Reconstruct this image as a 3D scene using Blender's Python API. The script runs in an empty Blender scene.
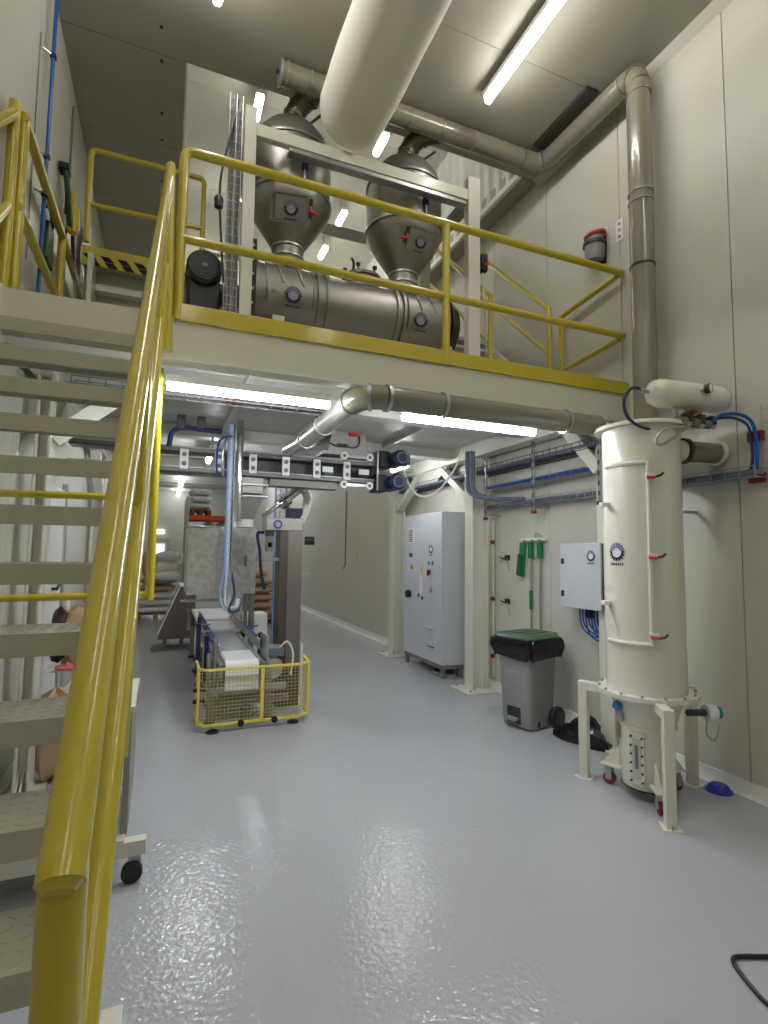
import bpy, bmesh, math, random
from mathutils import Vector, Matrix, Euler
random.seed(7)
S = bpy.context.scene
COL = S.collection
V = Vector
# ------------------------------------------------------------------ camera
YAW, PITCH, ROLL, FPX, EYE = math.radians(22.45275), math.radians(4.39808), math.radians(0.7003), 530.425, 1.6
cam = bpy.data.cameras.new('camera'); camo = bpy.data.objects.new('camera', cam); COL.objects.link(camo)
fw = V((math.sin(YAW)*math.cos(PITCH), math.cos(YAW)*math.cos(PITCH), math.sin(PITCH)))
rt = V((math.cos(YAW), -math.sin(YAW), 0)); up = rt.cross(fw)
r_ = rt*math.cos(ROLL)+up*math.sin(ROLL); u_ = -rt*math.sin(ROLL)+up*math.cos(ROLL)
camo.matrix_world = Matrix(((r_.x, u_.x, -fw.x, 0), (r_.y, u_.y, -fw.y, 0), (r_.z, u_.z, -fw.z, EYE), (0, 0, 0, 1)))
cam.sensor_fit = 'VERTICAL'; cam.sensor_height = 36.0; cam.lens = 36.0*FPX/1024.0
cam.clip_start = 0.02; cam.clip_end = 200
S.camera = camo
# ------------------------------------------------------------------ world, exposure
W = bpy.data.worlds.new('world'); S.world = W; W.use_nodes = True
W.node_tree.nodes['Background'].inputs[0].default_value = (0.9, 0.92, 1, 1)
W.node_tree.nodes['Background'].inputs[1].default_value = 0.05
S.view_settings.view_transform = 'Standard'; S.view_settings.look = 'None'
S.view_settings.gamma = 1; S.view_settings.use_curve_mapping = False
S.view_settings.exposure = 0.12
UPPER_LIGHT, UNDER_LIGHT, HIGH_LIGHT, BACK_LIGHT = 35.0, 92.0, 32.0, 42.0
WARM, COOL = (1.0, 0.98, 0.915), (0.94, 0.975, 1.0)

# ------------------------------------------------------------------ materials
def srgb(c):
    return tuple(((x/255)/12.92 if x/255 <= 0.04045 else ((x/255+0.055)/1.055)**2.4) for x in c)
MATS = {}
def mat(name, rgb, rough=0.5, metal=0.0, var=0.06, vscale=6.0, bump=0.0, bscale=80.0, coat=0.0, stretch=None, trans=0.0, alpha=1.0, rvar=0.0):
    if name in MATS: return MATS[name]
    m = bpy.data.materials.new(name); m.use_nodes = True; nt = m.node_tree; N = nt.nodes; L = nt.links
    b = N['Principled BSDF']; c = srgb(rgb)
    b.inputs['Roughness'].default_value = rough; b.inputs['Metallic'].default_value = metal
    b.inputs['Coat Weight'].default_value = coat; b.inputs['Coat Roughness'].default_value = 0.12
    if trans: b.inputs['Transmission Weight'].default_value = trans
    if alpha < 1: b.inputs['Alpha'].default_value = alpha
    tc = N.new('ShaderNodeTexCoord'); src = tc.outputs['Object']
    if stretch:
        mp = N.new('ShaderNodeMapping'); mp.inputs['Scale'].default_value = stretch; L.new(src, mp.inputs[0]); src = mp.outputs[0]
    n = N.new('ShaderNodeTexNoise'); n.inputs['Scale'].default_value = vscale; n.inputs['Detail'].default_value = 4
    L.new(src, n.inputs['Vector'])
    mx = N.new('ShaderNodeMixRGB'); mx.inputs[1].default_value = (*[x*(1-var) for x in c], 1); mx.inputs[2].default_value = (*[min(1, x*(1+var)) for x in c], 1)
    L.new(n.outputs['Fac'], mx.inputs[0]); L.new(mx.outputs[0], b.inputs['Base Color'])
    if rvar:
        mr = N.new('ShaderNodeMapRange'); mr.inputs[3].default_value = max(0.02, rough-rvar); mr.inputs[4].default_value = rough+rvar
        L.new(n.outputs['Fac'], mr.inputs[0]); L.new(mr.outputs[0], b.inputs['Roughness'])
    if bump:
        n2 = N.new('ShaderNodeTexNoise'); n2.inputs['Scale'].default_value = bscale; n2.inputs['Detail'].default_value = 2
        L.new(src, n2.inputs['Vector'])
        bp = N.new('ShaderNodeBump'); bp.inputs['Strength'].default_value = bump; bp.inputs['Distance'].default_value = 0.01
        L.new(n2.outputs['Fac'], bp.inputs['Height']); L.new(bp.outputs[0], b.inputs['Normal'])
    MATS[name] = m; return m
def emis(name, rgb, strength):
    if name in MATS: return MATS[name]
    m = bpy.data.materials.new(name); m.use_nodes = True; nt = m.node_tree
    nt.nodes.remove(nt.nodes['Principled BSDF'])
    e = nt.nodes.new('ShaderNodeEmission'); e.inputs[0].default_value = (*rgb, 1); e.inputs[1].default_value = strength
    nt.links.new(e.outputs[0], nt.nodes['Material Output'].inputs[0]); MATS[name] = m; return m
WALL = mat('wall_panel', (201, 199, 188), 0.42, 0, 0.03, 1.5)
CEIL = mat('ceiling_panel', (160, 157, 143), 0.5, 0, 0.03, 1.2, bump=0.04, bscale=60, stretch=(0.3, 6, 1))
JOINT = mat('joint', (146, 143, 130), 0.8)
CORR = mat('corrugated_white', (226, 228, 224), 0.4)
WHITE = mat('white_plastic', (236, 236, 232), 0.35)
CREAM = mat('cream_paint', (217, 215, 201), 0.3, 0, 0.03, 4, coat=0.3)
TOWER = mat('ivory_gloss_paint', (224, 221, 207), 0.25, 0, 0.02, 3, coat=0.5)
DECKU = mat('deck_underside', (186, 186, 178), 0.45)
YELLOW = mat('yellow_gloss_paint', (192, 176, 34), 0.28, 0, 0.05, 8, bump=0.06, bscale=55, coat=0.6)
TREAD = mat('tread_paint', (186, 184, 166), 0.35, 0, 0.05, 5, bump=0.1, bscale=40, coat=0.2)
STEEL = mat('brushed_stainless', (158, 155, 149), 0.42, 0.85, 0.08, 5, bump=0.03, bscale=30, stretch=(1, 1, 14), rvar=0.07)
STEELD = mat('dull_stainless', (150, 147, 142), 0.45, 0.75, 0.14, 9, rvar=0.1)
SPOT = mat('spotted_stainless', (190, 188, 181), 0.42, 0.3, 0.5, 15, rvar=0.15)
CHROME = mat('chrome', (205, 205, 205), 0.14, 1.0, 0.03)
GALV = mat('galvanised_steel', (176, 178, 180), 0.36, 0.8, 0.08, 20)
TAUPE = mat('taupe_duct_paint', (130, 126, 109), 0.24, 0.0, 0.04, 3, coat=0.5)
DKSTEEL = mat('dark_duct_steel', (98, 94, 84), 0.38, 0.7, 0.08)
FABRIC = mat('fabric_duct', (234, 231, 220), 0.8, 0, 0.03, 3, bump=0.12, bscale=7)
BLACK = mat('black_plastic', (26, 26, 28), 0.4)
DKGREY = mat('dark_grey_motor', (58, 62, 62), 0.42, 0.2)
MOTBLUE = mat('navy_motor', (44, 54, 84), 0.4, 0.2)
BLUE = mat('blue_plastic', (30, 62, 150), 0.35)
NAVY = mat('navy_print', (28, 28, 78), 0.5)
BLUEPIPE = mat('blue_pipe', (22, 84, 160), 0.3)
CABGREY = mat('cabinet_grey', (196, 200, 206), 0.38, 0, 0.02, bump=0.03, bscale=150)
PLINTH = mat('plinth_grey', (118, 118, 116), 0.5)
BINGREY = mat('bin_grey', (140, 142, 141), 0.5, bump=0.05, bscale=60)
GREEN = mat('dark_green_plastic', (62, 92, 66), 0.35)
BGREEN = mat('brush_green', (10, 112, 62), 0.5)
LINER = mat('black_liner', (20, 20, 23), 0.22, 0, 0.1, bump=0.6, bscale=14)
RED = mat('red_plastic', (196, 24, 34), 0.4)
DRED = mat('dark_red', (130, 30, 26), 0.4)
ORANGE = mat('orange_rack', (206, 84, 36), 0.4)
KRAFT = mat('kraft_paper', (180, 152, 120), 0.75, 0, 0.12, 8, bump=0.3, bscale=14)
WSACK = mat('white_sack', (226, 224, 220), 0.65, 0, 0.06, 8, bump=0.3, bscale=12)
WOOD = mat('pallet_wood', (166, 132, 92), 0.8, 0, 0.15, 12)
BELT = mat('white_belt', (236, 236, 240), 0.4)
TEAL = mat('teal_belt', (150, 176, 172), 0.16, 0.2, 0.12, 7)
GLASS = mat('bottle_glass', (214, 226, 228), 0.08, 0, 0.02)
PALEGLASS = mat('pale_translucent', (232, 228, 220), 0.3)
TEALP = mat('teal_plastic', (40, 140, 140), 0.4)
WARNY = mat('warning_orange', (226, 150, 50), 0.5)
EMBW = mat('emblem_white', (228, 228, 226), 0.5)
SHEET = mat('clear_sheet', (232, 234, 234), 0.3)

# ------------------------------------------------------------------ builders
class MB:
    def __init__(s): s.v = []; s.f = []
    def add(s, vs, fs):
        o = len(s.v); s.v += [V(p) for p in vs]; s.f += [[i+o for i in f] for f in fs]; return s
    def box(s, x0, x1, y0, y1, z0, z1):
        return s.add([(x0,y0,z0),(x1,y0,z0),(x1,y1,z0),(x0,y1,z0),(x0,y0,z1),(x1,y0,z1),(x1,y1,z1),(x0,y1,z1)],
                     [(0,3,2,1),(4,5,6,7),(0,1,5,4),(1,2,6,5),(2,3,7,6),(3,0,4,7)])
    def obox(s, c, sz, M):
        c = V(c); vs = []
        for z in (-1, 1):
            for x, y in ((-1,-1),(1,-1),(1,1),(-1,1)): vs.append(c + M @ V((x*sz[0]/2, y*sz[1]/2, z*sz[2]/2)))
        return s.add(vs, [(0,3,2,1),(4,5,6,7),(0,1,5,4),(1,2,6,5),(2,3,7,6),(3,0,4,7)])
    def bar(s, p, q, w, h, upv=(0,0,1)):
        p = V(p); q = V(q); d = (q-p); L = d.length; d.normalize()
        x = d.cross(V(upv)); x = x.normalized() if x.length > 1e-5 else V((1,0,0)); z = x.cross(d)
        M = Matrix((x, d, z)).transposed()
        return s.obox((p+q)/2, (w, L, h), M)
    def cyl(s, p, q, r, r2=None, n=16, caps=True):
        p = V(p); q = V(q); r2 = r if r2 is None else r2; d = (q-p).normalized()
        a = d.orthogonal().normalized(); b = d.cross(a); vs = []
        for c, rr in ((p, r), (q, r2)):
            for i in range(n):
                t = 2*math.pi*i/n; vs.append(c + a*(rr*math.cos(t)) + b*(rr*math.sin(t)))
        fs = [(i, (i+1) % n, n+(i+1) % n, n+i) for i in range(n)]
        if caps: fs += [tuple(range(n-1, -1, -1)), tuple(range(n, 2*n))]
        return s.add(vs, fs)
    def tube(s, pts, r, n=10, caps=True):
        pts = [V(p) for p in pts]; m = len(pts); vs = []; a = None
        for i in range(m):
            d = (pts[min(i+1, m-1)]-pts[max(i-1, 0)]).normalized()
            if a is None: a = d.orthogonal().normalized()
            else:
                a = a - d*a.dot(d); a.normalize()
            b = d.cross(a)
            # widen at mitres
            k = 1.0
            if 0 < i < m-1:
                c = (pts[i]-pts[i-1]).normalized().dot((pts[i+1]-pts[i]).normalized()); k = 1/max(0.5, math.sqrt(max(0.01, (1+c)/2)))
                k = 1+(k-1)*0.5
            for j in range(n):
                t = 2*math.pi*j/n; vs.append(pts[i]+(a*math.cos(t)+b*math.sin(t))*r*k)
        fs = [(i*n+j, i*n+(j+1) % n, (i+1)*n+(j+1) % n, (i+1)*n+j) for i in range(m-1) for j in range(n)]
        if caps: fs += [tuple(range(n-1, -1, -1)), tuple(range((m-1)*n, m*n))]
        return s.add(vs, fs)
    def lathe(s, prof, c, axis=(0,0,1), n=28, a0=0.0, a1=2*math.pi, up_=None):
        c = V(c); d = V(axis).normalized(); a = V(up_) if up_ else (V((1,0,0)) if abs(d.x) < 0.9 else V((0,1,0))); a = (a-d*a.dot(d)).normalized(); b = d.cross(a)
        full = abs(a1-a0-2*math.pi) < 1e-6; k = n if full else n+1; vs = []
        for (r, h) in prof:
            for i in range(k):
                t = a0+(a1-a0)*i/n; vs.append(c+d*h+(a*math.cos(t)+b*math.sin(t))*r)
        fs = []
        for j in range(len(prof)-1):
            for i in range(n):
                i2 = (i+1) % k if full else i+1
                fs.append((j*k+i, j*k+i2, (j+1)*k+i2, (j+1)*k+i))
        return s.add(vs, fs)
    def prism(s, poly, o, u, v, depth):
        o = V(o); u = V(u); v = V(v); w = u.cross(v).normalized()*depth; n = len(poly)
        vs = [o+u*x+v*y for x, y in poly]; vs += [p+w for p in vs]
        fs = [tuple(range(n-1, -1, -1)), tuple(range(n, 2*n))]+[(i, (i+1) % n, n+(i+1) % n, n+i) for i in range(n)]
        return s.add(vs, fs)
    def build(s, name, m, parent=None, smooth=True, bevel=0.0, label=None, seg=2):
        me = bpy.data.meshes.new(name)
        off = V((0,0,0)); q = parent
        while q is not None: off = off+V(q['_loc']) if '_loc' in q else off; q = q.parent
        if parent is None: # origin at the base centre
            lo = [min(p[i] for p in s.v) for i in range(3)]; hi = [max(p[i] for p in s.v) for i in range(3)]
            off = V(((lo[0]+hi[0])/2, (lo[1]+hi[1])/2, lo[2]))
        me.from_pydata([tuple(p-off) for p in s.v], [], s.f); me.update()
        bm = bmesh.new(); bm.from_mesh(me); bmesh.ops.recalc_face_normals(bm, faces=bm.faces); bm.to_mesh(me); bm.free()
        me.materials.append(m)
        if smooth:
            me.polygons.foreach_set('use_smooth', [True]*len(me.polygons)); me.set_sharp_from_angle(angle=math.radians(38))
        o = bpy.data.objects.new(name, me); COL.objects.link(o)
        if parent is None: o.location = off; o['_loc'] = tuple(off)
        else: o.parent = parent
        if bevel:
            b = o.modifiers.new('bevel', 'BEVEL'); b.width = bevel; b.segments = seg; b.limit_method = 'ANGLE'; b.angle_limit = math.radians(40)
        if label: o['label'] = label
        return o
def tag(o, label, cat, group=None):
    o['label'] = label; o['category'] = cat
    if group: o['group'] = group
    return o
def thing(name, label, cat, loc=(0,0,0), group=None):
    o = bpy.data.objects.new(name, None); COL.objects.link(o); o.location = loc; o['_loc'] = tuple(loc); o.empty_display_size = 0.1
    return tag(o, label, cat, group)
def struct(o, label=None):
    o['kind'] = 'structure'
    if label: o['label'] = label
    return o
def copy_tree(o, parent=None):
    c = o.copy(); COL.objects.link(c); c.parent = parent
    for ch in list(o.children): copy_tree(ch, c)
    return c
def arc(c, r, a0, a1, u, v, n=8):
    c = V(c); u = V(u); v = V(v)
    return [c+u*(r*math.cos(a0+(a1-a0)*i/n))+v*(r*math.sin(a0+(a1-a0)*i/n)) for i in range(n+1)]
def ring(mb, c, axis, r, w=0.012, t=0.03, n=24):
    return mb.lathe([(r-0.004, -t/2), (r+w, -t/2), (r+w, t/2), (r-0.004, t/2)], c, axis, n)
def wavy(pts, n=24):   # catmull-rom
    P = [V(p) for p in pts]; P = [P[0]*2-P[1]]+P+[P[-1]*2-P[-2]]; out = []
    k = max(2, n//(len(P)-3))
    for i in range(1, len(P)-2):
        for j in range(k):
            t = j/k; a, b, c, d = P[i-1], P[i], P[i+1], P[i+2]
            out.append(0.5*((2*b)+(c-a)*t+(2*a-5*b+4*c-d)*t*t+(3*b-a-3*c+d)*t**3))
    out.append(P[-2]); return out
def emblem(parent, c, nrm, r, upv=(0,0,1), bend=None, face=None):
    """dark blue cog ring round a pale rising sun, a row of small letters below"""
    c = V(c); w = V(nrm).normalized(); x = V(upv).cross(w).normalized(); y = w.cross(x)
    def pt(a, b, h):
        p = c+x*a+y*b+w*h
        if bend: # wrap on a vertical cylinder (axis point, radius)
            ax, R = bend; d = V((p.x-ax[0], p.y-ax[1], 0)).normalized()*(R+h); p = V((ax[0]+d.x, ax[1]+d.y, p.z))
        return p
    disc = MB(); n = 24
    disc.add([pt(0,0,0.002)]+[pt(r*0.78*math.cos(2*math.pi*i/n), r*0.78*math.sin(2*math.pi*i/n), 0.002) for i in range(n)], [(0, 1+i, 1+(i+1) % n) for i in range(n)])
    e = disc.build('emblem', face or EMBW, parent, label='round dark blue cog emblem')
    rg = MB(); ry = MB()
    def sector(a0, a1, r0, r1, h=0.004, rg=None):
        k = 3; vs = [pt(rr*math.cos(a0+(a1-a0)*i/k), rr*math.sin(a0+(a1-a0)*i/k), h) for rr in (r0, r1) for i in range(k+1)]
        rg.add(vs, [(i, i+1, k+2+i, k+1+i) for i in range(k)])
    for i in range(16):
        a = 2*math.pi*i/16
        if math.sin(a) <= 0.05: sector(a-0.2, a+0.2, r*0.60, r*0.84, rg=rg); sector(a-0.1, a+0.1, r*0.8, r, rg=rg)
        else: sector(a-0.15, a+0.15, r*0.42, r*0.98, rg=ry)
    rg.build('cog_ring', NAVY, e, smooth=False); ry.build('sun_rays', mat('emblem_violet', (112, 108, 150), 0.5), e, smooth=False)
    tx = MB()
    for i in range(7):
        a = -r*0.72+i*r*0.24; b = -r*1.42; q = r*0.08
        tx.add([pt(a-q, b, 0.004), pt(a+q, b, 0.004), pt(a+q, b+r*0.22, 0.004), pt(a-q, b+r*0.22, 0.004)], [(0,1,2,3)])
    tx.build('lettering', NAVY, e, smooth=False)
    return e
def sack(name, c, size, m, rz=0, seed=0, tilt=0, parent=None):
    rnd = random.Random(seed); sx, sy, sz = (d/2 for d in size); M = Euler((tilt, 0, rz)).to_matrix(); vs = []; n = 18; k = 9
    ph = [rnd.uniform(0, 6) for _ in range(6)]
    mb = MB()
    for j in range(k+1):
        t = math.pi*j/k-math.pi/2
        for i in range(n):
            a = 2*math.pi*i/n
            ca, sa = math.cos(a), math.sin(a); e = 0.45
            X = math.copysign(abs(ca)**e, ca); Y = math.copysign(abs(sa)**e, sa)
            cr = abs(math.cos(t))**(0.55 if sz < sx else 0.28); Zz = math.copysign(abs(math.sin(t))**0.75, math.sin(t))
            w = 1+0.045*math.sin(3*a+ph[0])*math.cos(2*t+ph[1])+0.03*math.sin(7*a+ph[2]+3*t)
            edge = max(abs(X), abs(Y))
            p = V((X*sx*cr*w, Y*sy*cr*w, Zz*sz*(1-0.25*edge**4*cr)*(1+0.06*math.sin(5*a+ph[3]))))
            vs.append(V(c)+V((0,0,sz))+M @ p)
    fs = [(j*n+i, j*n+(i+1) % n, (j+1)*n+(i+1) % n, (j+1)*n+i) for j in range(k) for i in range(n)]
    mb.add(vs, fs)
    return mb.build(name, m, parent)
def rod(name, pts, r, m, parent, n=10, **k): return MB().tube(pts, r, n).build(name, m, parent, **k)
def boxo(name, b, m, parent=None, bevel=0.004, **k): return MB().box(*b).build(name, m, parent, bevel=bevel, **k)

def px(x, y, axis, val):
    """photo pixel -> point on the plane axis = val (a wall, a face of a thing, the floor)"""
    d = r_*((x-384)/FPX)-u_*((y-512)/FPX)+fw; i = 'XYZ'.index(axis); o_ = V((0,0,EYE)); return o_+d*((val-o_[i])/d[i])
XW, XL, ZC, ZH = 3.69, -0.92, 5.74, 7.2
YB, YF, YU = -6.0, 30.0, 12.0
# ================================================================== THE SETTING
fm = mat('epoxy_floor', (176, 178, 184), 0.11, 0, 0.07, 1.3, bump=0.36, bscale=42, rvar=0.05)
struct(boxo('floor', (XL-0.2, XW+0.2, YB-0.2, YF+0.2, -0.15, 0.0), fm, bevel=0))
# right wall: backing and one metre panels with fine joints
wr = struct(boxo('wall_right', (XW+0.03, XW+0.2, YB-0.2, YF+0.2, -0.1, 7.6), JOINT, bevel=0))
y = 2.448-9*0.985
pm = None
while y < YF:
    y1 = y+0.985
    if pm is None:
        pm = MB().box(XW, XW+0.06, y+0.003, y1-0.003, 0, 7.5).build('panel', WALL, wr, bevel=0.002); py0 = y
    else:
        c = pm.copy(); COL.objects.link(c); c.parent = wr; c.location = (0, y-py0, 0)
    y = y1
wl = struct(boxo('wall_left', (XL-0.2, XL-0.03, YB-0.2, YF+0.2, -0.1, 7.6), JOINT, bevel=0))
y = -5.9; pm = None
while y < YF:
    y1 = y+1.1
    if pm is None:
        pm = MB().box(XL-0.06, XL, y+0.003, y1-0.003, 0, 7.5).build('panel', WALL, wl, bevel=0.002); py0 = y
    else:
        c = pm.copy(); COL.objects.link(c); c.parent = wl; c.location = (0, y-py0, 0)
    y = y1
struct(boxo('wall_front', (XL-0.2, XW+0.2, YB-0.2, YB, -0.1, 6), WALL, bevel=0))
struct(boxo('wall_back', (XL-0.2, XW+0.2, YF, YF+0.2, -0.1, 6), WALL, bevel=0))
struct(boxo('wall_upper_back', (XL, XW, YU, YU+0.1, 4.7, 7.5), WALL, bevel=0))
MB().prism([(0,0),(0.035,0),(0.012,0.03),(0.012,0.1),(0,0.1)], (XW, YB, 0), (-1,0,0), (0,0,1), (YF-YB)).build('baseboard_right', WHITE)
struct(bpy.data.objects['baseboard_right'])
MB().prism([(0,0),(0.035,0),(0.012,0.03),(0.012,0.1),(0,0.1)], (XL, YB, 0), (1,0,0), (0,0,1), -(YF-YB)).build('baseboard_left', WHITE)
struct(bpy.data.objects['baseboard_left'])
# ceiling: low part, two low strips beside the raised bay, the raised bay itself
ce = struct(boxo('ceiling', (XL-0.2, XW+0.2, YB-0.2, 4.56, ZC+0.02, ZC+0.2), CEIL, bevel=0))
for i in range(-6, 5):
    a, b = 4.555-1.15*(5-i)+0.0, 4.555-1.15*(4-i)
    if b > YB: MB().box(XL, XW, max(a, YB)+0.002, b-0.002, ZC, ZC+0.05).build('panel', CEIL, ce, bevel=0.002)
cl = struct(boxo('ceiling_strip_left', (XL-0.2, 0.02, 4.56, YU+0.1, ZC+0.02, ZC+0.2), JOINT, bevel=0))
for i in range(7):
    MB().box(XL, 0.018, 4.562+i*1.08, 4.562+(i+1)*1.08-0.003, ZC, ZC+0.05).build('panel', CEIL, cl, bevel=0.002)
for yy in (4.3, 4.62, 5.2, 5.56, 6.2, 6.95):
    MB().cyl((-0.185, yy, ZC-0.004), (-0.185, yy, ZC+0.004), 0.014, n=12).build('fixing_hole', BLACK, cl if yy > 4.56 else ce)
cr = struct(boxo('ceiling_strip_right', (3.46, XW+0.2, 4.56, YU+0.1, ZC, ZC+0.2), CEIL, bevel=0))
chh = struct(boxo('ceiling_raised', (-0.05, 3.6, 4.5, YU+0.1, ZH+0.02, ZH+0.2), JOINT, bevel=0))
for i in range(4):
    MB().box(-0.02, 3.5, 4.5+i*1.9, 4.5+(i+1)*1.9-0.004, ZH, ZH+0.05).build('panel', mat('raised_ceiling', (206, 204, 192), 0.5), chh, bevel=0.002)
struct(boxo('wall_raised_front', (0.02, 3.46, 4.50, 4.56, ZC+0.05, ZH+0.05), WALL, bevel=0))
struct(boxo('wall_raised_left', (-0.04, 0.02, 4.56, YU, ZC+0.05, ZH+0.05), WALL, bevel=0))
struct(boxo('trim_1', (0.008, 0.024, 4.55, YU, ZC-0.006, ZC+0.03), WHITE, bevel=0))
mb = MB(); N = 150; vs = []; y0 = 4.56
for i in range(N+1):
    yy = y0+(YU-y0)*i/N; xx = 3.452 if (i % 4) in (0, 1) else 3.468
    vs += [(xx, yy, ZC+0.002), (xx, yy, ZH+0.05)]
mb.add(vs, [(2*i, 2*i+2, 2*i+3, 2*i+1) for i in range(N)])
struct(mb.build('wall_raised_right', CORR, smooth=False))
struct(boxo('ceiling_back', (XL-0.2, XW+0.2, YU, YF+0.2, 4.7, 4.9), mat('back_ceiling', (206, 206, 202), 0.5), bevel=0))
for i in range(7):
    yy = 13.5+i*2.3
    boxo('rib', (XL, XW, yy, yy+0.12, 4.6, 4.7), DECKU, bpy.data.objects['ceiling_back'])
MB().prism([(0,0),(0.07,0),(0,-0.07)], (XW, YB, ZC), (-1,0,0), (0,0,1), 4.55-YB).build('trim_2', WALL, smooth=False); struct(bpy.data.objects['trim_2'])
struct(boxo('trim_3', (3.43, 3.475, 4.555, YU, ZC-0.008, ZC+0.06), WHITE, bevel=0))
# far door
d = thing('door_1', 'white glazed door in the far wall under the lit sign', 'door', (-0.26, YF, 0)); d['kind'] = 'structure'; del d['category']
boxo('door_frame', (-0.75, 0.28, YF-0.06, YF+0.02, 0, 2.2), mat('door_grey', (176, 178, 176), 0.5), d)
boxo('door_leaf', (-0.64, 0.12, YF-0.08, YF-0.05, 0, 2.0), WHITE, d)
boxo('pane', (-0.55, 0.03, YF-0.1, YF-0.075, 1.15, 1.92), emis('lit_pane', (0.92, 1, 0.98), 1.3), d)
o = boxo('exit_sign', (-0.66, 0.0, YF-0.12, YF, 2.45, 2.66), emis('lit_sign', (1, 1, 0.97), 2.2)); tag(o, 'small lit white sign above the far door', 'sign')

# ================================================================== LIGHT FITTINGS
def tube_light(name, p, q, lit, label, group, r=0.03, drop=0.05, hw=0.05):
    p = V(p); q = V(q); t = thing(name, label, 'light', (p+q)/2, group)
    upo = V((0,0,drop))
    MB().bar(p+upo, q+upo, hw*2, 0.05).build('housing', WHITE, t, bevel=0.008)
    MB().cyl(p+(q-p)*0.01, q-(q-p)*0.01, r, n=10).build('tube', lit, t)
    return t
eU = emis('tube_warm', WARM, UPPER_LIGHT); eN = emis('tube_cool', COOL, UNDER_LIGHT); eH = emis('tube_raised', (1, 0.975, 0.9), HIGH_LIGHT); eB = emis('tube_far', COOL, BACK_LIGHT)
gU = 'ceiling tubes over the stair hall'
tube_light('ceiling_light', (2.50, 2.27, ZC-0.12), (2.50, 3.77, ZC-0.12), eU, 'long bright tube on the low ceiling, right of the white fabric duct', gU, 0.032, 0.055, 0.048)
tube_light('ceiling_light', (0.2, 2.32, ZC-0.12), (0.2, 3.83, ZC-0.12), eU, 'ceiling tube left of the white fabric duct, its end at the top edge', gU, 0.032, 0.055, 0.048)
for yy in (-0.2, -2.7):
    for xx, w in ((2.54, 'right'), (0.2, 'left')):
        tube_light('ceiling_light', (xx, yy, ZC-0.12), (xx, yy+1.53, ZC-0.12), eU, '%s ceiling tube behind the viewer on the %s' % ('first' if yy > -1 else 'second', w), gU, 0.032, 0.055, 0.048)
gH = 'tubes in the raised ceiling bay'
for xx, yy, w in ((0.83, 5.93, 'left tube of the raised bay, above the left hopper'), (2.40, 5.88, 'tube of the raised bay just beside the fabric duct end'),
                  (2.40, 7.55, 'tube of the raised bay seen between the two hoppers, upper one'), (2.40, 8.6, 'tube of the raised bay seen between the two hoppers, lower one'), (0.83, 7.94, 'tube of the raised bay behind the cable ladder')):
    t = tube_light('ceiling_light', (xx, yy, ZH-0.30), (xx, yy+0.36, ZH-0.30), eH, w, gH, 0.045)
    rod('hanger', [(xx, yy+0.18, ZH-0.24), (xx, yy+0.18, ZH)], 0.008, GALV, t, 6)
for xx in (1.0, 2.6):  # unseen tubes and hangers, added to brighten the sacks and right wall behind
    t = tube_light('ceiling_light', (xx, 9.9, ZH-0.30), (xx, 11.4, ZH-0.30), eH, ('left' if xx < 2 else 'right')+' added fill tube at the back of the raised bay, unseen behind the mixer', gH, 0.045)
    rod('hanger', [(xx, 10.6, ZH-0.24), (xx, 10.6, ZH)], 0.008, GALV, t, 6)
gM = 'tubes under the mezzanine'
tube_light('ceiling_light', (-0.03, 3.5, 2.62), (1.03, 3.5, 2.62), eN, 'bright tube under the mezzanine edge beside the stair rail', gM, 0.027, 0.04, 0.045)
tube_light('ceiling_light', (1.58, 3.5, 2.597), (2.78, 3.5, 2.597), eN, 'bright tube under the mezzanine edge below the grey duct', gM, 0.027, 0.04, 0.045)
tube_light('ceiling_light', (2.84, 6.1, 2.72), (2.84, 6.6, 2.72), eN, 'tube under the mezzanine behind the blue gear motors', gM, 0.027, 0.04, 0.045)
tube_light('ceiling_light', (0.48, 6.25, 2.74), (0.48, 7.1, 2.74), eN, 'tube under the mezzanine behind the drag conveyor', gM, 0.027, 0.04, 0.045)
for yy, w in ((22.8, 'nearer of the two small tubes on the far ceiling'), (27.2, 'farther of the two small tubes on the far ceiling')):
    tube_light('ceiling_light', (0.58, yy, 4.46), (0.58, yy+2.6, 4.46), emis('tube_farthest', COOL, 9.0), w, 'tubes on the far ceiling', 0.09)
for yy in (14.2, 18.5):
    tube_light('ceiling_light', (2.4, yy, 4.58), (2.4, yy+1.9, 4.58), eB, ('nearer' if yy < 15 else 'farther')+' tube on the far ceiling hidden above the packing line', 'tubes on the far ceiling', 0.06)

# ceiling vent grille
t = thing('ceiling_vent', 'long black slatted grille in the ceiling beside the grey duct', 'vent', (3.35, 3.76, ZC-0.02))
boxo('frame', (3.285, 3.42, 3.38, 4.13, ZC-0.02, ZC), mat('vent_black', (48, 46, 42), 0.5), t)
for i in range(6): boxo('slat', (3.295+i*0.02, 3.307+i*0.02, 3.39, 4.12, ZC-0.032, ZC-0.015), mat('vent_slat', (70, 68, 62), 0.5), t, 0.001)

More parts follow.
